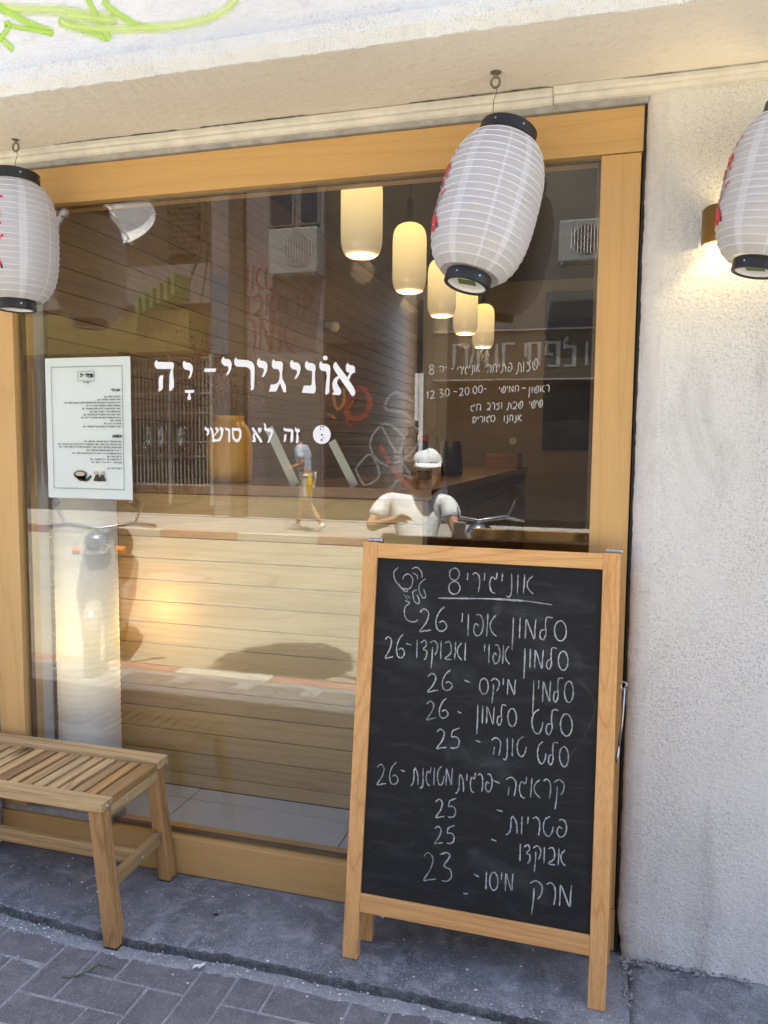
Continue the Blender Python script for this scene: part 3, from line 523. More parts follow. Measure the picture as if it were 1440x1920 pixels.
for r_ in range(-2, 16):
    for c_ in range(-44, 46):
        t = (c_ + r_) % 4; x = X0 + c_ * u; y1 = Y0 - r_ * u
        if t == 0: bx_ = (x, x + u, y1 - 2 * u, y1); me = R.choice(PV)
        elif t == 2: bx_ = (x, x + 2 * u, y1 - u, y1); me = R.choice(PH)
        else: continue
        if bx_[2] < -2.09: continue
        near = bx_[3] < -.25 and bx_[2] > -.95 and -2.1 < x < .55
        if near:
            o = bpy.data.objects.new("paver", me); COL.objects.link(o); o.parent = pav; o.location = Vector((bx_[0], bx_[2], PZ)) - pav.location
            o.rotation_euler = (R.uniform(-.006, .006), R.uniform(-.006, .006), R.uniform(-.008, .008))
        elif bx_[3] < -.2: rest_block(*bx_)
o = obj("distant_pavers", rest, M['paver'], pav); o['kind'] = 'stuff'
# concrete step (slab) with a worn, irregular edge
edge = [(-2.9, -.30), (-2.3, -.31), (-1.763, -.320), (-1.40, -.346), (-1.25, -.346), (-.95, -.326), (-.62, -.331), (-.38, -.324), (-.1, -.333), (.113, -.33)]
def edge_y(x):
    for (a, ya), (b_, yb) in zip(edge, edge[1:]):
        if a <= x <= b_: return ya + (yb - ya) * (x - a) / (b_ - a)
    return edge[-1][1] if x > 0 else edge[0][1]
bm = bmesh.new(); cols = []; xs = [-2.9 + i * .0125 for i in range(int(3.013 / .0125) + 1)]
for x in xs:
    e = edge_y(x) + wavy(x, .010, 7) + wavy(x, .005, 60, 4); rr = []
    for y, z in ((.30, 0), (.02, 0), (e * .35, .0), (e * .7, -.001), (e + .02, -.002), (e + .004 + wavy(x, .007, 50, 7), -.003 + wavy(x, .005, 70, 2)), (e + wavy(x, .006, 55, 3), -.013), (e + .001 + wavy(x, .006, 40, 5), -.05)):
        rr.append(bm.verts.new((x, y, z + (wavy(x + y, .0012, 6, y * 9) if y < .02 else 0))))
    cols.append(rr)
for a, b_ in zip(cols, cols[1:]):
    for k in range(7): bm.faces.new((a[k], a[k + 1], b_[k + 1], b_[k])).material_index = 1 if k >= 5 else 0
struct("concrete_step", bm, [M['slab'], M['dirt']], smooth=True)
bm = bmesh.new(); cols = []          # cement fillet between step and pavers
for x in xs:
    e = edge_y(x) + wavy(x, .010, 7); rr = []
    for k, (dy, z) in enumerate(((.02, PZ + .002), (-.004, PZ + .0015), (-.022, PZ + .0025), (-.038 + wavy(x, .012, 11, 3), PZ + .0022), (-.05 + wavy(x, .014, 11, 3) + wavy(x, .004, 70, 8), PZ - .004))):
        rr.append(bm.verts.new((x, e + dy, z + wavy(x, .0015, 25, k))))
    cols.append(rr)
for a, b_ in zip(cols, cols[1:]):
    for k in range(4): bm.faces.new((a[k], a[k + 1], b_[k + 1], b_[k]))
struct("mortar_strip", bm, M['mortar'], smooth=True)
# rough slab in front of the stucco wall
bm = bmesh.new(); cols = []
for i in range(90):
    x = .108 + i * .022; rr = []
    for j in range(14):
        y = .02 - j * .034; z = -.004 + .012 * max(0, 1 - j / 3) + wavy(x + j, .004, 7, j * .6) - (.02 if i == 0 else 0)
        if j > 9: z -= (j - 9) * .006
        rr.append(bm.verts.new((x + wavy(y, .01, 20, 5) * (i == 0), y, z)))
    cols.append(rr)
for a, b_ in zip(cols, cols[1:]):
    for k in range(13): bm.faces.new((a[k], a[k + 1], b_[k + 1], b_[k]))
struct("wall_foot_concrete", bm, M['slab'], smooth=True)
# broken bits of cement along the foot of the wall
bm = bmesh.new(); rr = random.Random(9)
for i in range(150):
    x = .10 + abs(rr.gauss(0, .16)); y = -.026 - abs(rr.gauss(0, .014)) - (.03 * rr.random() if x < .16 else 0); s = rr.uniform(.0015, .006)
    if rr.random() < .25: x = .112 + rr.gauss(0, .006); y = -rr.uniform(.03, .22)
    mx_ = Matrix.Translation((x, y, .011 if y > -.1 else .004)) @ Matrix.Rotation(rr.random() * 6, 4, 'Z') @ Matrix.Diagonal((s * rr.uniform(.8, 1.6), s, s * .7, 1))
    vs0 = bmesh.ops.create_icosphere(bm, subdivisions=1, radius=1, matrix=mx_)['verts']
    for v_ in vs0: v_.co += Vector((rr.uniform(-1, 1), rr.uniform(-1, 1), rr.uniform(-1, 1))) * s * .25
meta(obj("cement_rubble", bm, M['mortar']), "loose grey bits of cement along the foot of the stucco wall", "rubble", kind='stuff')
# crumbs of paint and plaster on the step
bm = bmesh.new(); rr = random.Random(5)
for i in range(420):
    x = rr.uniform(-1.9, .4); ey = edge_y(x)
    if rr.random() < .55: y = ey + rr.gauss(0, .018) - .008
    else: y = rr.uniform(ey - .18, -.02)
    if rr.random() < .3: x = rr.uniform(-1.9, -1.5)
    z = .0015 if y > ey + .004 else PZ + .008
    s = abs(rr.gauss(0, .0016)) + .0008
    if rr.random() < .03: s *= 2.4
    a = rr.random() * 6
    vs = [bm.verts.new((x + s * 1.4 * cos(a + k * 2.1), y + s * sin(a + k * 2.1), z)) for k in range(3)] + [bm.verts.new((x, y, z + s * .8))]
    for f in ((0, 1, 3), (1, 2, 3), (2, 0, 3)): bm.faces.new([vs[q] for q in f])
o = obj("plaster_crumbs", bm, M['white']); meta(o, "small white crumbs of plaster scattered on the concrete step", "crumbs", kind='stuff')
bm = bmesh.new()
for dx, dy, a in ((0, 0, .3), (.012, .006, .9)):
    c_ = Vector((-1.052 + dx, -.372 + dy, PZ + .011)); ux = Vector((cos(a), sin(a), .15)) * .011; vy = Vector((-sin(a), cos(a), .05)) * .006
    bm.faces.new([bm.verts.new(c_ + q) for q in (-ux - vy, ux - vy * .4, ux * .8 + vy, -ux * .7 + vy * 1.3)])
meta(obj("plaster_chip", bm, M['white']), "white chip of paint lying on the pavers beside the step edge", "chip")
bm = bmesh.new(); tube(bm, [(-1.36, -.50, PZ + .004), (-1.33, -.468, PZ + .007), (-1.325, -.44, PZ + .006), (-1.29, -.437, PZ + .005), (-1.26, -.442, PZ + .004)], [.0018, .0025, .0016, .0012, .0007], 5)
tube(bm, [(-1.39, -.51, PZ + .004), (-1.36, -.505, PZ + .006), (-1.345, -.492, PZ + .005)], .0015, 5)
meta(obj("dry_grass_blade", bm, M['leaf']), "withered green blade of grass on the grey pavers below the bench", "grass blade")
bm = bmesh.new(); disc(bm, (-1.10, -.17, .0016), .010, (1, 0, 0), (0, .7, 0), 9)
meta(obj("chewing_gum_spot", bm, M['dark']), "small black gum spot on the concrete step right of the bench", "gum spot")
# faint ring left by a pot
bm = bmesh.new()
for k in range(40):
    a0, a1 = pi * .78 + k * pi * 1.15 / 40, pi * .78 + (k + 1) * pi * 1.15 / 40
    bm.faces.new([bm.verts.new((-.350 + r_ * cos(a), -.19 + r_ * sin(a), .0022)) for r_, a in ((.064, a0), (.067, a0), (.067, a1), (.064, a1))])
bm2 = bm; o = obj("pot_ring_mark", bm2, chalkmat("pale_ring_stain", (.30, .30, .30), .42, .6, 300)); meta(o, "pale ring stain on the concrete step under the chalkboard", "stain")

# kerbs, road and far pavement
def kerb(label, y0, y1, segs, zt):
    k_ = thing("kerb", None, None, (segs[0][0], (y0 + y1) / 2, -.19)); k_['kind'] = 'structure'
    for (x0, x1, c_) in segs:
        o = obj("kerb_stone", B(x0 + .004, x1 - .004, y0, y1, -.19, zt), {'r': M['kred'], 'w': M['kwhite'], 'g': M['mortar']}[c_], k_, bevel=.012)
kerb("near", -2.22, -2.09, [(-9, -6.8, 'w'), (-6.8, -5.4, 'r'), (-5.4, -4.25, 'w'), (-4.25, -2.65, 'r'), (-2.65, -1.98, 'w'), (-1.98, -1.0, 'r'), (-1.0, .4, 'w'), (.4, 1.6, 'r'), (1.6, 5, 'w')], PZ + .002)
kerb("far", -9.52, -9.38, [(-14.5, -12.9, 'r'), (-12.9, -11.3, 'w'), (-11.3, -9.6, 'r'), (-9.6, -7.3, 'w'), (-7.3, -5.85, 'r'), (-5.85, -4.4, 'w'), (-4.4, -3.35, 'r'), (-3.35, -2.0, 'w'), (-2.0, -.6, 'r'), (-.6, .8, 'w')], PZ + .02)
struct("road", grid_sheet(-60, 60, -9.38, -2.22, -.15, 60, 14, .02), M['asphalt'], smooth=True)
struct("far_pavement", B(-60, 60, -12.2, -9.52, -.19, PZ + .015), M['sidewalk'])
bm = bmesh.new(); lathe(bm, [(.001, .012), (.28, .012), (.30, .008), (.36, .010), (.38, .0)], (-4.9, -5.9, -.145), 28)
meta(obj("manhole_cover", bm, M['sidewalk']), "round iron manhole cover in the sunlit road", "manhole cover")

# ================================================================== THE SHOP BUILDING
shop = thing("shop_building", "whitewashed shop building with a beige lintel over the wooden window", "building", (-.5, .1, 0))
def rough_strip(xs, rows, mat, name, parent, smooth=False):
    """rows: list of functions x -> (y, z)"""
    bm = bmesh.new(); cols = [[bm.verts.new((x, *f(x))) for f in rows] for x in xs]
    for a, b_ in zip(cols, cols[1:]):
        for k in range(len(rows) - 1): bm.faces.new((a[k], a[k + 1], b_[k + 1], b_[k]))
    return obj(name, bm, mat, parent, smooth=smooth)
lx = [-9 + i * .25 for i in range(27)] + [-2.3 + i * .012 for i in range(260)] + [.85 + i * .3 for i in range(24)]
en = lambda x: .006 * noise.noise(Vector((x * 7, 0, 0))) + .006 * noise.noise(Vector((x * 33, 5, 0))) + .004 * noise.noise(Vector((x * 120, 5, 0)))
zs = lambda x: 2.398 + .003 * noise.noise(Vector((x * 2, 8, 0)))
rough_strip(lx, [lambda x: (.0, zs(x) + .002), lambda x: (-.12, zs(x)), lambda x: (-.25, zs(x) - .001), lambda x: (-.352 + en(x), zs(x) + en(x + 4) * .4)], M['soffit'], "soffit", shop)
rough_strip(lx, [lambda x: (-.352 + en(x), zs(x) + en(x + 4) * .4), lambda x: (-.3565 + en(x), zs(x) + .0015 + en(x + 4) * .4), lambda x: (-.366, 2.43), lambda x: (-.364 + en(x) * .5, 2.461), lambda x: (-.358, 2.466 + en(x) * .5), lambda x: (-.336, 2.474 + en(x + 2) * .4), lambda x: (-.330, 2.51)], M['fascia'], "fascia", shop)
obj("upper_wall", B(-9, 8, -.33, .2, 2.51, 4.75), M['upper'], shop)
obj("lintel_core", B(-9, 8, -.325, .25, 2.42, 2.508), M['upper'], shop)
obj("parapet", B(-9, 8, -.36, 6.3, 4.75, 4.9), M['upper'], shop)
# moulding above the frame, in two lengths that do not quite meet
for (xa, xb, dz, dy) in ((-4., -.158, 0, 0), (-.156, 3.2, .004, -.004)):
    bm = bmesh.new(); xs2 = [xa + (xb - xa) * i / 40 for i in range(41)]
    prof = [(-.002, 2.398), (-.034, 2.398), (-.036, 2.385), (-.032, 2.378), (-.024, 2.376), (-.020, 2.366), (-.022, 2.358), (-.001, 2.357)]
    cols = [[bm.verts.new((x, y + dy + .0015 * noise.noise(Vector((x * 3, 1, 0))), z + dz * .5 + .0025 * noise.noise(Vector((x * 2.2, 4, 0))) - .002)) for y, z in prof] for x in xs2]
    for a, b_ in zip(cols, cols[1:]):
        for k in range(len(prof) - 1): bm.faces.new((a[k], a[k + 1], b_[k + 1], b_[k]))
    bm.faces.new(cols[0]); bm.faces.new(cols[-1][::-1])
    obj("moulding", bm, M['trim'], shop)
bm = bmesh.new()
for xa, xb in ((-2.3, -1.95), (-1.72, -1.28), (-1.2, -.86), (-.55, -.16), (.02, .9)):
    ribbon(bm, [(xa + (xb - xa) * i / 24, -.0385 + .0022 * noise.noise(Vector((xa + i * .3, 2, 2)))) for i in range(25)], .0034, lambda a, b_: (a, b_, zs(a) - .0016), 1.6)
o = obj("hairline_cracks", bm, M['gap'], shop); o['kind'] = 'stuff'
obj("grey_strip", B(-4., .088, -.012, .1, 2.343, 2.357), M['trimgrey'], shop)
obj("upper_filler", B(-9, 8, .0, .12, 2.357, 2.42), M['gap'], shop)
# stucco wall right of the window, with a ragged plaster edge
bm = bmesh.new(); rows = []
for i in range(240):
    z = -.01 + i * .0101
    xe = .0855 + .0022 * noise.noise(Vector((z * 12, 0, 0))) + .002 * noise.noise(Vector((z * 60, 1, 0))) + (.012 * max(0, 1 - z / .10) * (1 + noise.noise(Vector((z * 90, 3, 0)))))
    kick = -.02 * max(0, 1 - z / .12)
    rr = [(xe + .002, .10), (xe, -.004), (xe + .006, -.016), (xe + .03, -.021), (xe + .052, -.0205), (.17, -.0195 + .0008 * noise.noise(Vector((z * 8, 2, 0))))]
    for j in range(1, 16): rr.append((.17 + j * .026, -.0195 + .0012 * noise.noise(Vector((j * .5, z * 9, 6))) + kick * (.5 + .5 * noise.noise(Vector((j * .7, 1, 2))))))
    rr += [(.9, -.02), (3, -.02), (8, -.02)]
    rows.append([bm.verts.new((x, y, z)) for x, y in rr])
for a, b_ in zip(rows, rows[1:]):
    for k in range(len(a) - 1):
        f = bm.faces.new((a[k], a[k + 1], b_[k + 1], b_[k])); f.material_index = 1 if k < 4 else 0
obj("stucco_wall", bm, [M['stucco'], M['reveal']], shop, smooth=True)
obj("sealant_joint", B(.0785, .0870, -.001, .1, 0.001, 2.343), M['gap'], shop)
obj("left_wall", B(-9, -2.055, -.02, .1, 0.0, 2.357), M['stucco'], shop)
# hollow body of the shop
obj("interior_pier", B(-2.2, -1.948, .1, .20, -.1, 3.3), M['whiteint'], shop)
obj("interior_side_wall", B(-2.2, -1.948, .20, 5.89, -.1, 3.3), M['ceil'], shop)
obj("interior_back_wall", B(-1.70, 1.2, 5.2, 5.35, -.1, 3.3), M['beigeint'], shop)
obj("alcove_wall", B(-2.2, -1.70, 5.9, 6.05, -.1, 3.3), M['ceil'], shop)
obj("pilaster", B(-1.70, -1.46, 5.14, 5.2, -.1, 3.3), M['whiteint'], shop)
obj("interior_right_wall", B(.9, 1.05, .1, 5.35, -.1, 3.3), M['beigeint'], shop)
obj("ceiling", B(-2.2, 1.2, .12, 6.2, 3.0, 3.1), M['ceil'], shop)
obj("inner_lintel", B(-2.2, 1.2, .125, .3, 2.42, 3.0), M['ceil'], shop)
obj("inner_pier", B(.0785, .9, .101, .3, -.1, 2.42), M['beigeint'], shop)
struct("shop_floor", B(-2.2, 1.2, .1, 6.2, -.12, .004), M['tiled'])
# display floor of white tiles
df = thing("display_floor", None, None, (-1.3, .3, .004)); df['kind'] = 'structure'
obj("grout_bed", B(-1.94, -.60, .10, .56, .0045, .017), M['grout'], df)
for (x0, x1) in ((-1.94, -1.557), (-1.555, -.861), (-.859, -.60)):
    for (y0, y1) in ((.10, .464), (.467, .56)): obj("floor_tile", B(x0 + .0012, x1 - .0012, y0 + .001, y1 - .001, .0045, .021), M['tile'], df)
# brown tile lines on the far floor
bm = bmesh.new()
for i in range(8): box(bm, -1.9, .9, 1.0 + i * .5, 1.004 + i * .5, .0042, .0052)
for i in range(6): box(bm, -.6 + i * .33, -.596 + i * .33, .1, 5.2, .0041, .0051)
o = obj("floor_joints", bm, M['gap'], df)

# graffiti on the upper wall
bm_g = bmesh.new(); lg = bm_g.verts.layers.float.new("edge"); bm_y = bmesh.new(); ly = bm_y.verts.layers.float.new("edge")
for i, (p, wd, k) in enumerate(GRAFFITI):
    ribbon(bm_y if k else bm_g, smoothpts(p, 6), wd * (3.8 if k else 3.0), lambda u_, v_, i=i: (u_, -.3312 - i * .0002, v_), .15, ly if k else lg)
obj("spray_graffiti", bm_y, M['sprayy'], shop); obj("spray_graffiti", bm_g, M['sprayg'], shop)

# window
win = thing("shop_window", "large shop window in a birch frame with white Hebrew lettering", "window", (-.93, .05, 0))
obj("top_rail", B(-2.045, .078, -.0, .10, 2.225, 2.341), M['ply_x'], win, bevel=.0015)
obj("right_post", B(-.028, .0745, .002, .10, .128, 2.2225), M['ply_z'], win, bevel=.0015)
obj("left_post", B(-2.042, -1.937, .002, .10, .150, 2.2225), M['ply_z'], win, bevel=.0015)
obj("bottom_rail", B(-2.045, .0765, .0, .10, .003, .126), M['ply_x'], win, bevel=.0015)
obj("old_sill", B(-2.045, -1.6, .012, .10, .1265, .1495), M['trimgrey'], win)
for nm, bb in (("glazing_bead", (-1.937, -.028, .034, .05, 2.221, 2.225)), ("glazing_bead", (-1.937, -.028, .034, .05, .127, .137)), ("glazing_bead", (-1.937, -1.925, .034, .05, .1375, 2.2125)), ("glazing_bead", (-.038, -.028, .034, .05, .1375, 2.2125))):
    obj(nm, B(*bb), M['bead'], win)
obj("glass_pane", B(-1.9365, -.0285, .024, .0325, .1265, 2.2245), M['pane'], win)
for gi, letter in enumerate(LETTERS):
    bm = bmesh.new()
    for pl in letter:
        n_ = len(pl); F_ = [bm.verts.new((x, .0222, z)) for x, z in pl]; K_ = [bm.verts.new((x, .0232, z)) for x, z in pl]
        for t3 in tessellate_polygon([[Vector((x, z, 0)) for x, z in pl]]):
            bm.faces.new([F_[q] for q in t3]); bm.faces.new([K_[q] for q in t3][::-1])
        for q in range(n_): bm.faces.new((F_[q], F_[(q + 1) % n_], K_[(q + 1) % n_], K_[q]))
    obj("vinyl_letter", bm, M['vinyl'], win)
# round sticker
(sx, sz), sr = STICKER
bm = bmesh.new(); bmesh.ops.create_cone(bm, cap_ends=True, segments=40, radius1=sr, radius2=sr, depth=.0008, matrix=Matrix.Translation((sx, .0232, sz)) @ Matrix.Rotation(pi / 2, 4, 'X'))
st = obj("round_sticker", bm, M['vinyl'], win, label="round white sticker with a small dark red emblem")
bm = bmesh.new(); e3 = lambda a, b_: (sx + a * sr, .0224, sz - b_ * sr)
for cx, cy, r_ in ((-.12, -.85, .09), (.18, -.84, .1), (-.13, -.57, .09), (.2, -.5, .05), (.03, .02, .12), (.0, .55, .12), (.22, .33, .07)):
    disc(bm, e3(cx, cy), r_ * sr, (1, 0, 0), (0, 0, 1), 7)
for pts in ([(-.6, -.3), (-.45, -.2), (-.3, -.35), (-.1, -.35)], [(.35, -.3), (.5, -.2), (.65, -.35), (.6, -.5)], [(.0, .7), (-.1, .9), (-.15, 1.0)], [(.05, .7), (.2, .85), (.22, 1.0)]): ribbon(bm, smoothpts(pts, 3), .1 * sr * 1.2, e3)
obj("sticker_emblem", bm, M['maroon'], st)
# handwriting on the glass, one part per word
for wd_ in GLASSWORDS:
    bm = bmesh.new(); write(bm, wd_[0], wd_[1], wd_[2], wd_[3], wd_[4], .0022, lambda a, b_: (a, .0234, b_), .5)
    obj("marker_word", bm, M['marker'], win)

# ================================================================== MENU SHEET ON THE GLASS
mn = thing("menu_sheet", "printed white menu sheet taped to the left side of the window", "menu", (-1.66, .02, 1.25))
xL, xR, zB, zT = -1.8255, -1.4955, 1.258, 1.7285
bm = bmesh.new(); gx, gz = 12, 14; g = [[bm.verts.new((xL + (xR - xL) * i / gx, .0195 - .0035 * max(0, 1 - min(i, gx - i) / 2) * 0 - .002 * noise.noise(Vector((i * .35, j * .3, 0))), zB + (zT - zB) * j / gz)) for j in range(gz + 1)] for i in range(gx + 1)]
for i in range(gx):
    for j in range(gz): bm.faces.new((g[i][j], g[i + 1][j], g[i + 1][j + 1], g[i][j + 1]))
r_ = bmesh.ops.extrude_face_region(bm, geom=bm.faces[:]); bmesh.ops.translate(bm, vec=(0, .0012, 0), verts=[v for v in r_['geom'] if isinstance(v, bmesh.types.BMVert)])
obj("paper", bm, M['paper'], mn)
PX = lambda a, b_: (xL + (xR - xL) * a, .0155, zT - (zT - zB) * b_)   # a,b in 0..1 of the sheet
bm = bmesh.new()
def frame_line(a0, b0, a1, b1, w_):
    for p, q in (((a0, b0), (a1, b0)), ((a1, b0), (a1, b1)), ((a1, b1), (a0, b1)), ((a0, b1), (a0, b0))):
        P, Q = Vector(PX(*p)), Vector(PX(*q)); beam(bm, P, Q, w_, .0004, up=(0, 1, 0))
frame_line(.08, .065, .915, .93, .0012); frame_line(.40, .098, .59, .165, .0010)
obj("printed_border", bm, M['ink'], mn)
def mword(bm, text, xr, xl, y, h, wd):
    write(bm, text, (xr, y), (xl, y), (xr, y + h), (xl, y + h), wd, PX, .1, 0)
# strokes are written in sheet units, so scale the width to the sheet
for q_ in (("אוניגירי", .575, .49, .115, .024, .010), ("יה", .455, .425, .115, .024, .010), ("-", .480, .465, .122, .004, .006), ("תפריט", .535, .465, .171, .007, .004), ("אוניגירי", .885, .78, .225, .014, .008), ("תוספות", .895, .79, .546, .015, .008)):
    bm = bmesh.new(); mword(bm, *q_); obj("menu_heading", bm, M['ink'], mn)
rr = random.Random(3); words = ["סלמון", "אפוי", "אבוקדו", "טונה", "סלט", "פטריות", "מיקס", "מטוגנת", "חריף", "בצל", "ירוק", "רוטב", "שומשום", "עם", "אורז", "מרק", "מיסו"]
GL.setdefault('ף', GL['פ']); GL.setdefault('ז', GL['ו']); GL.setdefault('צ', GL['ע'])
bm = bmesh.new()
for y, xl in ((.273, .76), (.294, .70), (.315, .28), (.336, .54), (.357, .50), (.378, .56), (.399, .47), (.420, .46), (.440, .78), (.461, .72), (.483, .53), (.588, .50), (.608, .24), (.628, .20), (.650, .52), (.672, .34), (.694, .74), (.714, .54), (.735, .57), (.777, .74)):
    x = .89 + (y - .5) * .01
    while x > xl + .03:
        t_ = rr.choice(words); w_ = .0135 * len(t_)
        mword(bm, t_, x, x - w_, y, .0075, .0036); x -= w_ + .012
    mword(bm, "-", x, x - .008, y, .006, .003); mword(bm, str(rr.choice([25, 26, 23])), x - .014, x - .036, y, .0075, .0036)
o = obj("menu_lines", bm, M['ink'], mn); o['kind'] = 'stuff'
bm = bmesh.new()     # bowl, spoon and rice triangles
disc(bm, PX(.40, .83), .026, (1, 0, 0), (0, 0, .55), 16); disc(bm, PX(.415, .852), .018, (1, 0, 0), (0, 0, .6), 12)
ribbon(bm, smoothpts([(.42, .865), (.48, .865), (.53, .835)], 4), .02, lambda a, b_: PX(a, b_))
for a in (.60, .66): bm.faces.new([bm.verts.new(PX(*q)) for q in ((a - .045, .872), (a + .045, .875), (a + .015, .825), (a - .015, .825))])
obj("dish_print", bm, M['ink'], mn)
bm = bmesh.new(); disc(bm, Vector(PX(.40, .824)) + Vector((0, -.0004, 0)), .019, (1, 0, 0), (0, 0, .4), 14)
for a in (.585, .665): disc(bm, Vector(PX(a, .815)) + Vector((0, -.0004, 0)), .008, (1, 0, 0), (0, 0, .8), 8)
o = obj("rice_print", bm, plain("rice_print_ink", (.55, .40, .28), .6), mn); o["kind"] = "stuff"
for (x, z, a) in ((-1.79, 1.735, .3), (-1.52, 1.735, .1), (-1.493, 1.70, .8), (-1.493, 1.25, .5), (-1.80, 1.248, 1.)):
    bm = bmesh.new(); q = Matrix.Rotation(a, 3, 'Y'); bm.faces.new([bm.verts.new(Vector((x, .0216, z)) + q @ Vector((i, 0, j))) for i, j in ((-.02, -.014), (.02, -.014), (.02, .014), (-.02, .014))])
    obj("tape", bm, M['tape'], mn)

# ================================================================== PAPER LANTERNS OUTSIDE
def rad(t, rm=.118, rt=.066, rb=.052):     # t 0 bottom .. 1 top
    r0 = rt if t > .5 else rb; s = abs(t - .48) / .50
    return r0 + (rm - r0) * (max(0, 1 - s ** 3.0)) ** .60
H = .39; hb = H / 2
def make_lantern():
    root = thing("paper_lantern", "x", "lantern", (0, 0, 0))
    nr = 20; bm = bmesh.new(); prof = []; z0, z1 = -hb + .026, hb - .028
    for i in range(nr * 4 + 1):
        t = i / (nr * 4); z = z0 + (z1 - z0) * t; prof.append((rad(t) - .0013 * sin(pi * (i % 4) / 4), z))
    rings = lathe(bm, prof, seg=56)
    for v in bm.verts:
        a = math.atan2(v.co.y, v.co.x); k = 1 + .006 * noise.noise(Vector((cos(a) * 3, sin(a) * 3, v.co.z * 9))) - .006 * (abs(sin(a * 4)) ** 6)
        v.co.x *= k; v.co.y *= k
    o = obj("fabric_shade", bm, M['lantern'], root, smooth=True, world=False)
    for i in range(1, nr):
        t = i / nr; z = z0 + (z1 - z0) * t + R.uniform(-.0014, .0014); r_ = rad(t) + .0001; bm = bmesh.new(); tw = R.uniform(-.004, .004); ph = R.uniform(0, 6)
        tube(bm, [(r_ * cos(a * pi / 24) * (1 + .006 * noise.noise(Vector((cos(a * pi / 24) * 3, sin(a * pi / 24) * 3, z * 9)))), r_ * sin(a * pi / 24) * (1 + .006 * noise.noise(Vector((cos(a * pi / 24) * 3, sin(a * pi / 24) * 3, z * 9)))), z + tw * cos(a * pi / 24 + ph) * .5) for a in range(49)], .0009, 5, cap=False)
        obj("rib", bm, M['ribwire'], root, smooth=True, world=False)
    bm = bmesh.new(); lathe(bm, [(.060, hb), (.066, hb), (.068, hb - .002), (.0685, hb - .028), (.066, hb - .030), (.060, hb - .030), (.060, hb)], seg=48)
    obj("top_ring", bm, M['dark'], root, smooth=False, world=False)
    bm = bmesh.new(); lathe(bm, [(.046, -hb), (.053, -hb), (.055, -hb + .002), (.0545, -hb + .026), (.052, -hb + .029), (.046, -hb + .029), (.046, -hb)], seg=48)
    obj("bottom_ring", bm, M['dark'], root, smooth=False, world=False)
    bm = bmesh.new(); lathe(bm, [(.0005, -hb + .010), (.040, -hb + .010), (.045, -hb + .006), (.0457, -hb + .004)], seg=40); obj("battery_lid", bm, M['white'], root, world=False)
    bm = bmesh.new(); box(bm, -.022, .020, -.016, .012, -hb + .0085, -hb + .0095)
    for k in range(5): box(bm, -.018 + k * .008, -.015 + k * .008, -.008, .004, -hb + .0078, -hb + .0083)
    obj("lid_label", bm, M['green'], root, world=False)
    for a in (-1.9, -.9, 1.2):
        bm = bmesh.new(); tube(bm, [(.0675 * cos(a), .0675 * sin(a), hb - .014), (.0697 * cos(a), .0697 * sin(a), hb - .014)], .0022, 8); obj("rivet", bm, M['steel'], root, world=False)
        bm = bmesh.new(); tube(bm, [(.0535 * cos(a), .0535 * sin(a), -hb + .014), (.0565 * cos(a), .0565 * sin(a), -hb + .014)], .0020, 8); obj("rivet", bm, M['steel'], root, world=False)
    return root
def on_lantern(az, z, off=.0022):
    t = (z + hb - .026) / (H - .054); r_ = rad(min(max(t, 0), 1)) + off
    return Vector((r_ * cos(az), r_ * sin(az), z))
def blossoms(root, az0):
    P = lambda a, z: on_lantern(az0 + a / .127, z)
    bm = bmesh.new()
    def flower(a, z, s):
        for k in range(5):
            t = k * 2 * pi / 5 + a * 40; ca, cz = a + s * .62 * cos(t), z + s * .62 * sin(t)
            bm.faces.new([bm.verts.new(P(ca + s * .42 * cos(q * pi / 4), cz + s * .42 * sin(q * pi / 4))) for q in range(8)])
    for a, z, s in ((.004, .045, .017), (-.012, .015, .013), (.0, -.085, .021), (-.022, -.06, .014), (-.03, .07, .012), (-.05, .03, .016)):
        flower(a, z, s); obj("blossom_print", bm, M['printred'], root, world=False); bm = bmesh.new()
    for a, z, s in ((.022, .095, .0045), (.012, .082, .005), (.020, .022, .0045), (.018, -.018, .005), (.026, -.012, .004), (-.01, .11, .004)):
        bm.faces.new([bm.verts.new(P(a + s * cos(q * pi / 4), z + s * sin(q * pi / 4))) for q in range(8)])
    o = obj("petal_print", bm, M['printred'], root, world=False); o['kind'] = 'stuff'
    bm = bmesh.new(); R3 = lambda a, z: on_lantern(az0 + a / .127, z, .0018)
    for pts, w_ in (([(.0, -.085), (.001, -.04), (.0, .0), (.004, .045)], .004), ([(.001, -.045), (.012, -.03), (.022, -.014)], .0022), ([(-.01, -.09), (-.022, -.05), (-.03, .0), (-.045, .05)], .004), ([(.005, -.09), (.018, -.085), (.022, -.10)], .006), ([(-.005, -.05), (-.014, -.02), (-.012, .015)], .002)):
        ribbon(bm, smoothpts(pts, 4), w_, R3)
    o = obj("branch_print", bm, M['printblk'], root, world=False); o['kind'] = 'stuff'
lan = make_lantern(); blossoms(lan, pi * 1.17)
def pose_lantern(o, top, bot, rz=0, sc=1.):
    top, bot = Vector(top), Vector(bot); d = (top - bot).normalized()
    o.rotation_mode = 'QUATERNION'; o.rotation_quaternion = d.to_track_quat('Z', 'Y') @ Vector((0, 0, 1)).rotation_difference(Vector((0, 0, 1)))
    from mathutils import Quaternion
    q0 = Vector((0, 0, 1)).rotation_difference(d); o.rotation_quaternion = q0 @ Quaternion((0, 0, 1), rz)
    o.location = (top + bot) / 2; s = (top - bot).length / H * sc; o.scale = (s, s, s)
LG = "paper lanterns hanging from the lintel"
lan2 = copy_tree(lan); lan3 = copy_tree(lan)
pose_lantern(lan, (-.256, -.155, 2.252), (-.345, -.235, 1.848), 0)
pose_lantern(lan2, (-1.778, -.152, 2.262), (-1.782, -.155, 1.868), 1.27, 1.06)
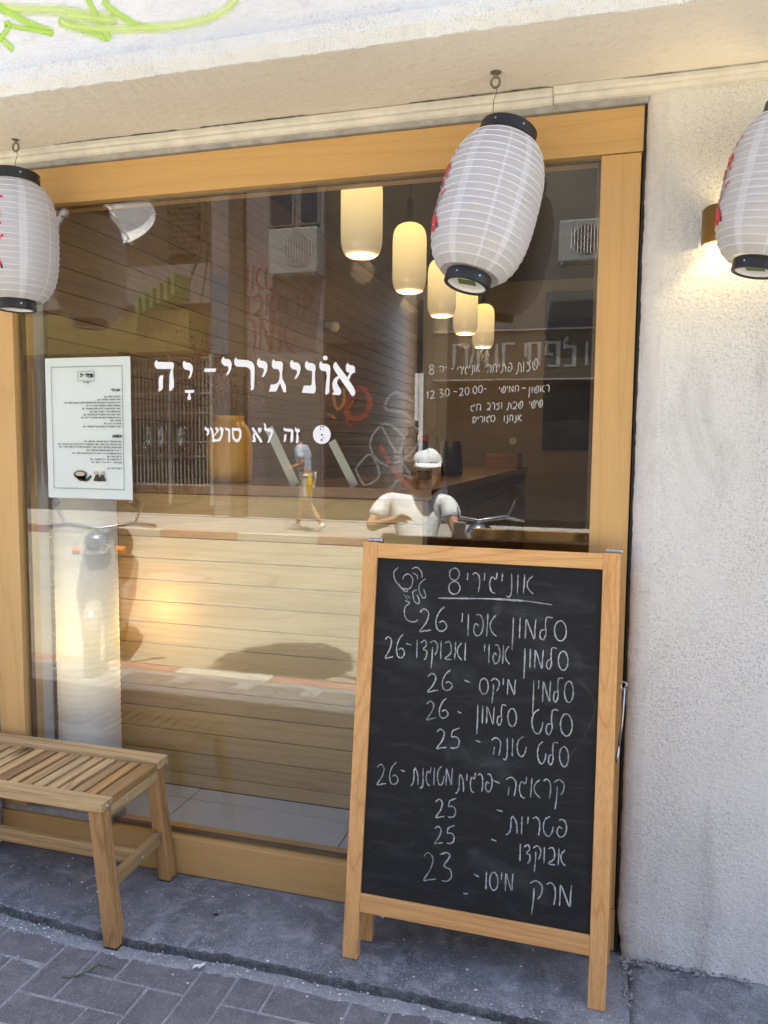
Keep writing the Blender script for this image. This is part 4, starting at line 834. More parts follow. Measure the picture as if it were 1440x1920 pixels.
pose_lantern(lan3, (.408, -.15, 2.236), (.336, -.165, 1.868), -.34, 1.04)
for o, l in ((lan, "white paper lantern tilting to one side in front of the window's top right"), (lan2, "white paper lantern hanging straight at the left edge above the menu sheet"), (lan3, "white paper lantern with red blossoms beside the brass wall lamp")):
    o['label'] = l; o['group'] = LG
# hooks and wires
hookroot = None
for i, (hx, hy, lab, tgt) in enumerate(((-.294, -.150, "rusty eye hook in the beige lintel above the tilted lantern", (-.300, -.155, 2.258)), (-1.815, -.10, "eye hook in the beige lintel at the left above the straight lantern", (-1.795, -.13, 2.264)), (.43, -.15, "eye hook in the beige lintel at the far right", (.405, -.15, 2.25)))):
    t = thing("eye_hook", lab, "hook", (hx, hy, 2.398), "eye hooks in the lintel")
    bm = bmesh.new(); tube(bm, [(hx, hy, 2.399), (hx, hy, 2.385)], [.004, .003], 8)
    tube(bm, [(hx + .011 * cos(a * pi / 10 + pi / 2), hy, 2.374 + .013 * sin(a * pi / 10 + pi / 2)) for a in range(21)], .0030, 8)
    obj("hook_ring", bm, M['rust'], t, smooth=True)
    bm = bmesh.new(); lathe(bm, [(.0145, 2.3985), (.011, 2.3955), (.004, 2.394)], (hx, hy, 0), 9); obj("anchor_plug", bm, M['rust'], t)
    bm = bmesh.new(); tx, ty, tz = tgt; tube(bm, [(hx + .002, hy, 2.362), (hx + .004, hy + .002, 2.35), (hx - .004, hy, 2.33), tgt], .0009, 5)
    obj("wire", bm, M['dark'], t)

# ================================================================== BRASS WALL LAMP
wl = thing("wall_lamp", "lit half-round brass wall lamp on the stucco wall", "lamp", (.285, -.02, 1.965))
bm = bmesh.new(); segs = 20; rr = []
for z in (1.962, 2.052):
    rr.append([bm.verts.new((.285 - .058 * cos(pi * k / segs), -.022 - .075 * sin(pi * k / segs) ** .8, z)) for k in range(segs + 1)])
for k in range(segs): bm.faces.new((rr[0][k], rr[0][k + 1], rr[1][k + 1], rr[1][k]))
ge = bmesh.ops.solidify(bm, geom=bm.faces[:], thickness=.0025); obj("brass_shade", bm, M['brass'], wl, smooth=True)
obj("back_plate", B(.24, .33, -.036, -.021, 1.975, 2.04), M['brass'], wl)
bm = bmesh.new(); bmesh.ops.create_uvsphere(bm, u_segments=12, v_segments=8, radius=.014, matrix=Matrix.Translation((.285, -.055, 1.975)))
obj("led_bulb", bm, plain("lit_bulb", (1, .9, .7), .4, emit=(1, .78, .38), estr=14), wl)
for nm, z, rx, en_, ang in (("lamp_down", 1.990, 0, 1.1, 92), ("lamp_up", 2.02, pi, .2, 110)):
    sp = bpy.data.lights.new(nm, 'SPOT'); sp.energy = en_; sp.color = (1, .72, .32); sp.spot_size = radians(ang); sp.spot_blend = .25 if rx == 0 else 1.0; sp.shadow_soft_size = .02
    s_ = bpy.data.objects.new(nm, sp); COL.objects.link(s_); s_.location = Vector((.285, -.052, z)) - wl.location; s_.rotation_euler = (rx, 0, 0); s_.parent = wl

# ================================================================== CHALKBOARD A-FRAME
O_, U_, V_, N_ = [Vector(q) for q in BOARD_FRAME]
ab = thing("chalkboard_stand", "wooden A-frame chalkboard with a handwritten Hebrew price list", "chalkboard", tuple(O_))
ab_m = Matrix(((U_.x, V_.x, N_.x, O_.x), (U_.y, V_.y, N_.y, O_.y), (U_.z, V_.z, N_.z, O_.z), (0, 0, 0, 1)))
def bpart(name, bm, mat, **k):
    bm.transform(ab_m); return obj(name, bm, mat, ab, **k)
T = .028
for nm, (a0, a1, c0, c1), mt_ in (("stile", (-.355, -.3105, .0, 1.178), M['pine_z']), ("stile", (.3175, .3625, .0, 1.178), M['pine_z']), ("top_rail", (-.3105, .3175, 1.133, 1.176), M['pine_x']), ("bottom_rail", (-.3105, .3175, .132, .183), M['pine_x'])):
    bpart(nm, B(a0, a1, c0, c1, -T, 0.0), mt_, bevel=.002)
sl_ = bpart("slate_panel", B(-.3105, .3175, .183, 1.133, -.016, -.008), M['slate'])
CH3 = lambda a, b_: O_ + U_ * a + V_ * b_ + N_ * (-.0072)
for (l_, t_, tr, tl, br, bl) in BOARDWORDS:
    bm = bmesh.new(); write(bm, t_, tr, tl, br, bl, .0031, CH3, .8, .08); obj("chalk_word", bm, M['chalk'], ab)
bm = bmesh.new()
for s_ in UNDERLINE: ribbon(bm, smoothpts(s_, 4), .0036, CH3, .6)
obj("chalk_underline", bm, M['chalk'], ab)
bm = bmesh.new(); lsm = bm.verts.layers.float.new("edge"); CS = lambda a, b_: O_ + U_ * a + V_ * b_ + N_ * (-.0077)
for p_, w2 in (([(.02, 1.005), (.12, .998), (.2, .985)], .05), ([(.1, .90), (.2, .895), (.28, .88)], .07), ([(-.02, .34), (.08, .30), (.22, .27)], .09), ([(-.25, .85), (-.1, .83), (.0, .80)], .07), ([(-.28, 1.0), (-.2, 1.02), (-.15, .96)], .10), ([(.24, .86), (.31, .78), (.28, .68), (.22, .60)], .012), ([(-.1, .62), (.02, .60), (.1, .55)], .09)): ribbon(bm, smoothpts(p_, 6), w2, CS, .4, lsm)
o = obj("chalk_smears", bm, dustmat("chalk_dust"), ab); o['kind'] = 'stuff'
for s_ in SCRIBBLE:
    bm = bmesh.new(); ribbon(bm, smoothpts(s_, 4), .0028, CH3, .6); obj("chalk_squiggle", bm, M['chalk'], ab)
bm = bmesh.new(); ribbon(bm, CHALKDOT[0], .0040, CH3, .3); obj("chalk_dot", bm, M['chalk'], ab)
# rear frame, slightly splayed
def rbeam(name, a, b_, w_, h_, mat, up=(0, 1, 0)):
    bm = bmesh.new(); beam(bm, a, b_, w_, h_, up); return obj(name, bm, mat, ab, bevel=.002)
tl_ = O_ + U_ * -.333 + V_ * 1.165 + N_ * -.045; tr_ = O_ + U_ * .340 + V_ * 1.165 + N_ * -.045
rbeam("rear_leg", Vector((-.622, -.150, .001)), tl_, .040, .024, M['pine_z']); rbeam("rear_leg", Vector((.045, -.055, .001)), tr_, .040, .024, M['pine_z'])
rbeam("rear_rail", Vector((-.60, -.128, .20)), Vector((.02, -.055, .20)), .045, .022, M['pine_x'])
rl0, rr0 = Vector((-.600, -.150, .001)), Vector((.023, -.055, .001)); bm = bmesh.new()
q_ = [rl0.lerp(tl_, .20), rr0.lerp(tr_, .20), rr0.lerp(tr_, .90), rl0.lerp(tl_, .90)]
vs = [bm.verts.new(p + Vector((0, dy, 0))) for dy in (.0, .005) for p in q_]
for f in ((0, 1, 2, 3), (7, 6, 5, 4), (0, 4, 5, 1), (1, 5, 6, 2), (2, 6, 7, 3), (3, 7, 4, 0)): bm.faces.new([vs[k] for k in f])
obj("rear_panel", bm, M['slate'], ab)
for a in (-.325, .345):
    bm = bmesh.new(); c_ = O_ + U_ * a + V_ * 1.183 + N_ * -.030
    for k in range(3): tube(bm, [c_ + U_ * (-.022 + k * .0152), c_ + U_ * (-.022 + k * .0152 + .0142)], .0065, 12)
    hg = obj("hinge", bm, M['steel'], ab, smooth=False)
bm = bmesh.new(); st0 = Vector((.078, -.075, .80)); tube(bm, [st0, st0 + Vector((-.004, -.004, -.10)), st0 + Vector((-.010, -.008, -.16))], .0030, 8); tube(bm, [st0 + Vector((-.010, -.008, -.16)), st0 + Vector((-.014, -.01, -.19)), st0 + Vector((-.014, -.01, -.205))], [.003, .005, .003], 8)
tube(bm, [st0 + Vector((0, 0, .0)), st0 + Vector((.006, 0, .012)), st0 + Vector((-.006, 0, .018)), st0 + Vector((-.012, -.004, .006)), st0 + Vector((-.004, -.006, -.006))], .003, 6)
obj("metal_stay", bm, M['steel'], ab, smooth=True)

# ================================================================== WOODEN BENCH
bn = thing("slatted_bench", "small slatted acacia bench in front of the window", "bench", (-1.67, -.225, 0))
xr_, xl_ = -1.364, -2.065; ZT = .403
obj("front_rail", B(xl_, xr_ + .004, -.362, -.3055, ZT - .028, ZT), M['ac_x'], bn, bevel=.003)
obj("back_rail", B(xl_ - .012, xr_ + .008, -.068, -.010, ZT - .016, ZT + .013), M['ac_x'], bn, bevel=.003)
px_ = xr_ + .002
obj("end_slat", B(px_ - .050, px_, -.305, -.0685, ZT - .022, ZT + .001), M['ac_y'], bn, bevel=.003)
x = px_ - .050 - .012
while x > xl_ + .06:
    obj("slat", B(x - .0335, x, -.305, -.0685, ZT - .020, ZT - .001 + R.uniform(-.001, .001)), M['ac_y'], bn, bevel=.0025); x -= .0463
obj("end_slat", B(xl_, xl_ + .05, -.305, -.0685, ZT - .022, ZT + .001), M['ac_y'], bn, bevel=.003)
for xe in (xr_, xl_ + .016): obj("apron", B(xe - .016, xe, -.309, -.066, ZT - .056, ZT - .0225), M['ac_y'], bn, bevel=.002)
for top_x, s_ in ((xr_ - .026, 1), (xl_ + .026, -1)):
    for yt, yb, zt, zb, ft in ((-.333, -.349, ZT - .0285, PZ + .008, PZ), (-.045, -.034, ZT - .0165, .0045, .0005)):
        bm = bmesh.new(); vs = []
        xb = top_x + s_ * (.056 if yt < -.2 else .040)
        for (cx, cy, z) in ((top_x, yt, zt), (xb, yb, zb)):
            vs += [bm.verts.new((cx + i * .0215, cy + j * .0225, z)) for i, j in ((-1, -1), (1, -1), (1, 1), (-1, 1))]
        for f in ((0, 1, 2, 3), (7, 6, 5, 4), (0, 4, 5, 1), (1, 5, 6, 2), (2, 6, 7, 3), (3, 7, 4, 0)): bm.faces.new([vs[k] for k in f])
        obj("leg", bm, M['ac_z'], bn, bevel=.003)
        obj("foot_pad", B(xb - .020, xb + .020, yb - .021, yb + .021, ft, zb - .0005), M['dark'], bn)
    xm = top_x + s_ * .031
    bm = bmesh.new(); beam(bm, (xm, -.316, .150), (xm - s_ * .008, -.064, .150), .022, .042); obj("side_stretcher", bm, M['ac_y'], bn, bevel=.003)
bm = bmesh.new(); beam(bm, (xl_ + .008, -.180, .150), (xr_ - .010, -.180, .150), .022, .042); obj("long_stretcher", bm, M['ac_x'], bn, bevel=.003)
for (x, y, z) in ((xr_ - .001, -.235, ZT - .040), (xr_ + .003, -.335, ZT - .015), (xr_ + .014, -.180, .150)):
    bm = bmesh.new(); tube(bm, [(x - .006, y, z), (x + .003, y, z)], .0055, 10); tube(bm, [(x + .003, y, z), (x + .005, y, z)], [.0055, .003], 10); obj("bolt", bm, M['steel'], bn)

# ================================================================== INSIDE THE SHOP
ct = thing("bar_counter", "plank-clad bar counter behind the glass", "counter", (-1.28, .9, .004))
zc = 1.245; k = 0
while zc > .02:
    z0_ = max(zc - .0897, .022); nm = obj("plank", B(-1.944, -.632, .560 + R.uniform(0, .0015), .580, z0_ + .0016, zc - .0016), M['plank_x'], ct, bevel=.0015); zc -= .0897
zc = 1.245
while zc > .02:
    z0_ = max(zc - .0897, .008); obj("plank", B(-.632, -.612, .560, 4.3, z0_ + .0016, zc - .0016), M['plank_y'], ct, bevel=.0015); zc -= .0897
obj("carcass", B(-1.944, -.633, .583, 1.15, .006, 1.244), M['gap'], ct); obj("carcass", B(-1.15, -.633, 1.151, 4.3, .006, 1.244), M['gap'], ct)
obj("counter_top", B(-1.946, -.595, .540, 1.18, 1.2475, 1.287), M['ctop'], ct, bevel=.002)
obj("counter_top", B(-1.20, -.595, 1.182, 4.35, 1.2475, 1.287), M['ctop'], ct, bevel=.002)
# plank cladding on the side wall
cl = thing("wall_cladding", "dark horizontal plank cladding along the shop's side wall", "cladding", (-1.94, 2.7, 1.2))
z = .02
while z < 2.85:
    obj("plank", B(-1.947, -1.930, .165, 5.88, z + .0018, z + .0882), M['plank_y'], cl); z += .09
# pendants
M['opal'] = glow("opal_glass_lit", -.175, .175, .05, .33, (1., .72, .38), (1., .66, .20), (.75, .66, .5))
def make_pendant():
    t = thing("pendant_lamp", "x", "lamp")
    bm = bmesh.new(); pr = [(.058, -.175), (.070, -.168), (.081, -.150), (.088, -.120), (.089, -.09), (.089, .085), (.087, .115), (.080, .142), (.066, .162), (.045, .174), (.016, .177)]
    lathe(bm, [(.056, -.172)] + pr, seg=32); obj("opal_shade", bm, M['opal'], t, smooth=True, world=False)
    bm = bmesh.new(); lathe(bm, [(.001, -.166), (.055, -.170)], seg=24); obj("shade_opening", bm, plain("lit_opening", (1, .9, .7), .5, emit=(1, .72, .36), estr=.24), t, world=False)
    bm = bmesh.new(); lathe(bm, [(.001, .30), (.016, .30), (.016, .177), (.018, .175)], seg=20); obj("brass_cap", bm, M['brass'], t, smooth=True, world=False)
    bm = bmesh.new(); tube(bm, [(0, 0, .30), (0, 0, .585)], .0025, 6); obj("cord", bm, M['dark'], t, world=False)
    pl = bpy.data.lights.new("bulb", 'POINT'); pl.energy = .8; pl.color = (1, .68, .36); pl.shadow_soft_size = .05
    o = bpy.data.objects.new("bulb", pl); COL.objects.link(o); o.parent = t; o.location = (0, 0, -.23)
    return t
pd = make_pendant(); labs = ["nearest and largest glowing opal pendant lamp over the bar", "second glowing pendant lamp from the front with its brass cap in view", "middle one of the five glowing pendant lamps", "fourth glowing pendant lamp, just under the tilted lantern", "farthest and smallest glowing pendant lamp"]
for i in range(5):
    o = pd if i == 0 else copy_tree(pd); o.location = (-1.016 + .010 * i, 1.0 + .8 * i, 2.424 + .004 * i); o['label'] = labs[i]; o['group'] = "pendant lamps in a row over the bar"
# tall paper floor lamp
M['paperlamp'] = glow("paper_lamp_lit", 0, 1, .02, .02, (1, .9, .7), (1, .9, .7))
mt, n, b = newmat("lit_rice_paper"); v = coords(n); sep = N(n, "ShaderNodeSeparateXYZ"); L(n, v, sep.inputs[0])
dz = math_n(n, 'ABSOLUTE', math_n(n, 'SUBTRACT', sep.outputs[2], .70))
gl_ = ramp(n, math_n(n, 'MULTIPLY', dz, 2.2), [(0, .8), (.3, .55), (.6, .15), (.85, .0)])
b.inputs["Base Color"].default_value = (.74, .74, .72, 1); b.inputs["Roughness"].default_value = .8
L(n, mix(n, gl_, (1, .80, .50), (1, .72, .24)), b.inputs["Emission Color"]); L(n, math_n(n, 'MULTIPLY', gl_, .17), b.inputs["Emission Strength"])
M['rice'] = mt
fl = thing("paper_floor_lamp", "tall glowing cylindrical paper lamp behind the glass", "lamp", (-1.80, .25, .022))
bm = bmesh.new(); prof = []; rL = .079 + .035; nr = 44
for i in range(nr * 3 + 1): prof.append((rL - .0010 * sin(pi * (i % 3) / 3) + .002 * noise.noise(Vector((i * .07, 0, 0))), .262 + (1.30 - .262) * i / (nr * 3)))
lathe(bm, [(.07, .262)] + prof + [(.06, 1.30)], (-1.855, .25, 0), 40); obj("paper_shade", bm, M['rice'], fl, smooth=True)
for i in range(nr + 1):
    z = .262 + (1.30 - .262) * i / nr; bm = bmesh.new(); tube(bm, [(-1.855 + (rL + .0006) * cos(a * pi / 18), .25 + (rL + .0006) * sin(a * pi / 18), z) for a in range(37)], .0008, 4, cap=False); obj("rib", bm, M['ribwire'], fl)
for a in (0, 2.1, 4.2):
    bm = bmesh.new(); tube(bm, [(-1.855 + .09 * cos(a), .25 + .09 * sin(a), .023), (-1.855 + .085 * cos(a), .25 + .085 * sin(a), .27)], .003, 6); obj("leg", bm, M['dark'], fl)
pl = bpy.data.lights.new("lamp_bulb", 'POINT'); pl.energy = .30; pl.color = (1, .60, .22); pl.shadow_soft_size = .1
o = bpy.data.objects.new("lamp_bulb", pl); COL.objects.link(o); o.parent = fl; o.location = Vector((-1.72, .44, .78)) - fl.location
# vase with dried branches
va = thing("ceramic_vase", "ochre ceramic vase of dried branches on the bar counter", "vase", (-1.53, .78, 1.287))
bm = bmesh.new(); lathe(bm, [(.001, 1.288), (.085, 1.288), (.092, 1.292), (.096, 1.33), (.098, 1.42), (.094, 1.48), (.080, 1.52), (.066, 1.538), (.061, 1.548), (.062, 1.562), (.064, 1.566), (.058, 1.566), (.056, 1.54)], (-1.53, .78, 0), 40)
obj("vase_body", bm, M['vase'], va, smooth=True)
bt = bmesh.new(); bf = bmesh.new(); bg2 = bmesh.new(); rr = random.Random(11)
for i in range(26):
    a = rr.uniform(0, 2 * pi); sp_ = rr.uniform(.05, .26); h_ = rr.uniform(.16, .40)
    p0 = Vector((-1.53 + .03 * cos(a), .78 + .03 * sin(a), 1.55)); p3 = p0 + Vector((sp_ * cos(a) - .03, sp_ * .6 * sin(a), h_)); p1 = p0.lerp(p3, .4) + Vector((0, 0, .05))
    tube(bt, [p0, p1, p3], [.0017, .0012, .0006], 4)
    for j in range(26):
        t = rr.uniform(.35, 1.05); q = p0.lerp(p3, t) + Vector((rr.gauss(0, .022), rr.gauss(0, .018), rr.gauss(0, .02))); s = rr.uniform(.003, .008)
        tgt = bf if (cos(a) < .25 and rr.random() < .85) else bg2
        vs = [tgt.verts.new(q + Vector((rr.uniform(-1, 1), rr.uniform(-1, 1), rr.uniform(-1, 1))) * s) for _ in range(4)]
        for f in ((0, 1, 2), (0, 2, 3), (0, 1, 3), (1, 2, 3)): tgt.faces.new([vs[k] for k in f])
obj("branches", bt, M['twig'], va)
o = obj("pink_flowers", bf, M['flower'], va); o['kind'] = 'stuff'; o = obj("yellow_buds", bg2, M['flowery'], va); o['kind'] = 'stuff'
# wine glasses
def make_glass():
    t = thing("wine_glass", "x", "glass"); bm = bmesh.new()
    lathe(bm, [(.034, .001), (.030, .004), (.006, .008), (.0035, .02), (.0032, .10), (.006, .115), (.020, .130), (.031, .155), (.034, .18), (.031, .215), (.026, .245), (.0252, .245), (.030, .215), (.033, .18), (.030, .155), (.018, .132), (.001, .12)], seg=24)
    obj("glass_bowl", bm, M['thin'], t, smooth=True, world=False); return t
wg = make_glass()
for i, (x, y, l) in enumerate(((-1.87, .70, "wine glass on the counter nearest the menu sheet"), (-1.785, .66, "wine glass on the counter between its neighbour and the vase"), (-1.74, .74, "wine glass on the counter closest to the ochre vase"))):
    o = wg if i == 0 else copy_tree(wg); o.location = (x, y, 1.287); o['label'] = l; o['group'] = "wine glasses on the bar"
# leaning cards
for (xa, xb, zt, l) in ((-1.275, -1.165, 1.513, "grey-green card leaning on the counter beside the vase"), (-1.000, -.945, 1.462, "narrow grey-green card leaning on the counter under the round sticker")):
    bm = bmesh.new(); beam(bm, ((xa + xb) / 2 + .055, .625, 1.289), ((xa + xb) / 2 - (.045 if xb - xa < .06 else .065), .64, zt), .032 if xb - xa < .06 else .036, .004, up=(0, 1, 0))
    meta(obj("leaning_card", bm, M['card']), l, "card", "cards leaning on the bar")
# jar, bottle, knife block, boxes
bm = bmesh.new(); lathe(bm, [(.001, 0), (.085, .002), (.09, .02), (.09, .17), (.08, .20), (.062, .215), (.062, .24), (.066, .242), (.066, .25), (.058, .25)], (-.86, 1.5, 1.288), 28)
meta(obj("glass_jar", bm, M['thin'], smooth=True), "large clear glass jar on the bar", "jar")
bt_ = thing("drink_bottle", "dark blue bottle with a red cap on the bar", "bottle", (-.80, 1.32, 1.288))
bm = bmesh.new(); lathe(bm, [(.001, 1.288), (.034, 1.289), (.036, 1.30), (.035, 1.37), (.030, 1.41), (.016, 1.44), (.014, 1.47)], (-.80, 1.32, 0), 20); obj("bottle_body", bm, plain("blue_glass", (.012, .02, .05), .12), bt_, smooth=True)
bm = bmesh.new(); lathe(bm, [(.015, 1.47), (.017, 1.472), (.017, 1.50), (.001, 1.502)], (-.80, 1.32, 0), 16); obj("cap", bm, M['red'], bt_)
bm = bmesh.new(); lathe(bm, [(.0358, 1.335), (.0362, 1.337), (.0362, 1.365), (.0356, 1.367)], (-.80, 1.32, 0), 20); obj("bottle_label", bm, M['white'], bt_)
bm = bmesh.new(); lathe(bm, [(.001, 0), (.05, 0), (.062, .02), (.055, .12), (.045, .19), (.001, .19)], (-.80, 2.0, 1.288), 16); meta(obj("black_jug", bm, M['dark'], smooth=True), "black jug on the bar behind the glass jar", "jug")
meta(obj("white_box", B(-1.10, -.86, 2.1, 2.3, 1.288, 1.36), M['whiteint'], bevel=.004), "pale box on the bar left of the black jug", "box")
meta(obj("wooden_crate", B(-.86, -.62, 3.7, 4.1, 1.288, 1.40), M['ctop'], bevel=.004), "brown wooden box at the far end of the bar", "box")
bl_ = thing("wall_blackboard", "large black menu board on the back wall inside", "blackboard", (-.2, 5.15, 1.45))
obj("board_frame", B(-.55, .30, 5.165, 5.198, 1.44, 2.88), M['dark'], bl_); obj("board_face", B(-.53, .28, 5.155, 5.1645, 1.46, 2.86), M['ink'], bl_)
bm = bmesh.new(); disc(bm, (-.82, 5.19, 1.51), .035, (1, 0, 0), (0, 0, 1), 20); r_ = bmesh.ops.extrude_face_region(bm, geom=bm.faces[:]); bmesh.ops.translate(bm, vec=(0, -.015, 0), verts=[v for v in r_['geom'] if isinstance(v, bmesh.types.BMVert)])
meta(obj("wall_switch", bm, M['white']), "round white switch on the beige back wall", "switch")
bm = bmesh.new(); tube(bm, [(-1.925, 3.0, 2.30), (-1.86, 3.0, 2.30)], [.03, .022], 12); bmesh.ops.create_uvsphere(bm, u_segments=12, v_segments=8, radius=.04, matrix=Matrix.Translation((-1.84, 2.97, 2.28)))
meta(obj("security_camera", bm, M['white'], smooth=True), "small white security camera on the plank wall", "camera")
# ================================================================== ACROSS THE STREET (seen mirrored in the glass)
YF = -12.2
bA = thing("awning_building", "brown building with a yellow awning and white grilles across the street", "building", (-12, YF, 0))
obj("wall", B(-24, -7.78, YF - 6, YF, -.1, 9), M['brown'], bA)
obj("pale_band", B(-24, -7.8, YF, YF + .05, 4.35, 5.15), M['pink'], bA)
obj("yellow_awning", B(-14.5, -7.9, YF, YF + .75, 3.30, 4.10), M['yellow'], bA)
bm = bmesh.new()
for i in range(22): box(bm, -9.62 + i * .0875, -9.597 + i * .0875, YF + .12, YF + .14, .55, 3.25)
for i in range(14): box(bm, -12.3 + i * .18, -12.27 + i * .18, YF + .12, YF + .14, .3, 3.1)
for z in (.6, 1.2, 1.5, 2.1, 2.5, 3.0, 3.22): box(bm, -9.65, -7.75, YF + .11, YF + .15, z, z + .03)
for x in (-9.7, -8.75, -7.78): box(bm, x, x + .07, YF + .10, YF + .17, .2, 3.3)
obj("window_grille", bm, M['offw'], bA)
bm = bmesh.new()
for i in range(9):
    for j in range(7):
        x = -8.70 + j * .092 + (i % 2) * .046; z = 5.32 + i * .115; box(bm, x, x + .075, YF, YF + .08, z + .03, z + .115); box(bm, x + .02, x + .055, YF, YF + .07, z, z + .03)
obj("lattice_vent", bm, M['brown'], bA); obj("vent_frame", B(-8.78, -8.05, YF, YF + .03, 5.25, 6.45), M['gap'], bA)
bm = bmesh.new()
for i in range(6): box(bm, -9.0 + i * .16, -8.92 + i * .16, YF + .3, YF + .9, 4.0 + i * .07, 4.35 + i * .09)
obj("striped_awning", bm, M['green'], bA)
for i, (x, z) in enumerate(((-13.4, 6.2), (-11.9, 6.2), (-10.4, 7.2))):
    w_ = obj("window", B(x, x + 1.1, YF, YF + .06, z - .6, z + .7), M['white'], bA); obj("pane", B(x + .08, x + 1.02, YF + .061, YF + .07, z - .5, z + .6), M['glassd'], w_)
sd = thing("satellite_dish", "white satellite dish on the opposite facade", "dish", (-9.7, YF + .5, 5.7))
bm = bmesh.new(); rings = []
for i in range(7):
    r_ = i / 6; rings.append([bm.verts.new(Vector((-9.75 + 1.15 * r_ * cos(a * pi / 16), YF + .75 - .28 * (1 - r_ * r_) , 5.95 + .55 * r_ * sin(a * pi / 16)))) for a in range(32)] if i else None)
for a_, b_ in zip(rings[1:], rings[2:]):
    for k in range(32): bm.faces.new((a_[k], a_[(k + 1) % 32], b_[(k + 1) % 32], b_[k]))
bm.faces.new(rings[1]); obj("reflector", bm, M['white'], sd, smooth=True)
bm = bmesh.new(); tube(bm, [(-9.3, YF + .5, 5.5), (-9.2, YF + 1.2, 5.8), (-9.35, YF + 1.3, 6.05)], .03, 6); box(bm, -9.15, -8.95, YF + 1.15, YF + 1.3, 5.95, 6.1); obj("receiver_arm", bm, M['white'], sd)
bm = bmesh.new(); tube(bm, [(-9.75, YF, 5.7), (-9.75, YF + .5, 5.85)], .04, 6); obj("bracket", bm, M['steel'], sd)
bB = thing("pink_building", "pinkish plastered building with graffiti and an air conditioner across the street", "building", (-6.6, YF, 0))
obj("wall", B(-7.777, -5.36, YF - 6, YF + .02, -.1, 9), M['pink'], bB)
obj("pillar", B(-7.3, -7.0, YF + .02, YF + .2, -.1, 9), M['brown'], bB); obj("lower_wall", B(-6.6, -5.4, YF + .02, YF + .07, 0, 3.1), M['greyf'], bB)
bm = bmesh.new(); tube(bm, smoothpts([(-7.75, YF + .3, 6.9), (-7.8, YF + .3, 5.8), (-8.1, YF + .3, 4.8), (-8.6, YF + .3, 4.0)], 5), .03, 6); obj("cable", bm, M['brown'], bB)
for (x0, x1, z0, z1) in ((-6.50, -5.95, 5.75, 6.9), (-5.85, -5.42, 5.75, 6.9)):
    w_ = obj("window", B(x0, x1, YF + .021, YF + .08, z0, z1), M['greyf'], bB); obj("pane", B(x0 + .05, x1 - .05, YF + .081, YF + .09, z0 + .06, z1 - .06), M['glassd'], w_)
bm = bmesh.new(); rr = random.Random(21); GP = lambda a, b_: (a, YF + .024, b_)
write(bm, "סאמ", (-6.35, 5.0), (-7.2, 5.1), (-6.35, 4.55), (-7.2, 4.6), .035, GP); write(bm, "קרמאבו", (-5.6, 4.5), (-7.0, 4.45), (-5.6, 4.1), (-7.0, 4.05), .035, GP)
write(bm, "אמר", (-6.0, 4.0), (-7.05, 4.0), (-6.0, 3.3), (-7.05, 3.4), .045, GP); obj("sprayed_tag", bm, M['maroon'], bB)
obj("blue_panel", B(-7.75, -7.35, YF + .02, YF + .12, 3.3, 4.9), M['blue'], bB)
def ac(x, z, w_=1.0, h_=.85):
    t = thing("air_conditioner", "x", "air conditioner", (x + w_ / 2, YF + .3, z))
    obj("housing", B(x, x + w_, YF + .03, YF + .42, z, z + h_), M['offw'], t, bevel=.02)
    bm = bmesh.new(); c_ = (x + w_ * .62, YF + .425, z + h_ * .5); disc(bm, c_, h_ * .36, (1, 0, 0), (0, 0, 1), 24); obj("fan_opening", bm, M['brown'], t)
    bm = bmesh.new()
    for k in range(-5, 6): box(bm, c_[0] + k * .055 - .006, c_[0] + k * .055 + .006, YF + .426, YF + .436, c_[2] - h_ * .34 * (1 - (k / 6.5) ** 2) ** .5, c_[2] + h_ * .34 * (1 - (k / 6.5) ** 2) ** .5)
    obj("fan_grille", bm, M['white'], t)
    bm = bmesh.new(); box(bm, x + .05, x + .09, YF + .02, YF + .4, z - .05, z - .01); box(bm, x + w_ - .09, x + w_ - .05, YF + .02, YF + .4, z - .05, z - .01); obj("bracket", bm, M['steel'], t)
    return t
ac(-6.35, 4.76)['label'] = "white air conditioner unit on the pink building, reflected beside the pendant lamps"
a2 = ac(-.86, 4.7, .8, .7); a2['label'] = "white air conditioner above the right shop sign across the street"
bC = thing("shuttered_shop", "dark shop with a graffitied roller shutter across the street", "building", (-4.2, YF, 0))
obj("wall", B(-5.355, -3.1, YF - 6, YF - .1, -.1, 9), M['brown'], bC)
bm = bmesh.new()
for i in range(42): box(bm, -5.3, -3.3, YF - .1, YF - .07 + .02 * (i % 2), .05 + i * .08, .12 + i * .08)
obj("roller_shutter", bm, M['shutter'], bC); obj("sign_box", B(-5.3, -3.3, YF - .1, YF + .15, 3.45, 3.9), M['gap'], bC)
SG = lambda a, b_: (a, YF - .04, b_)
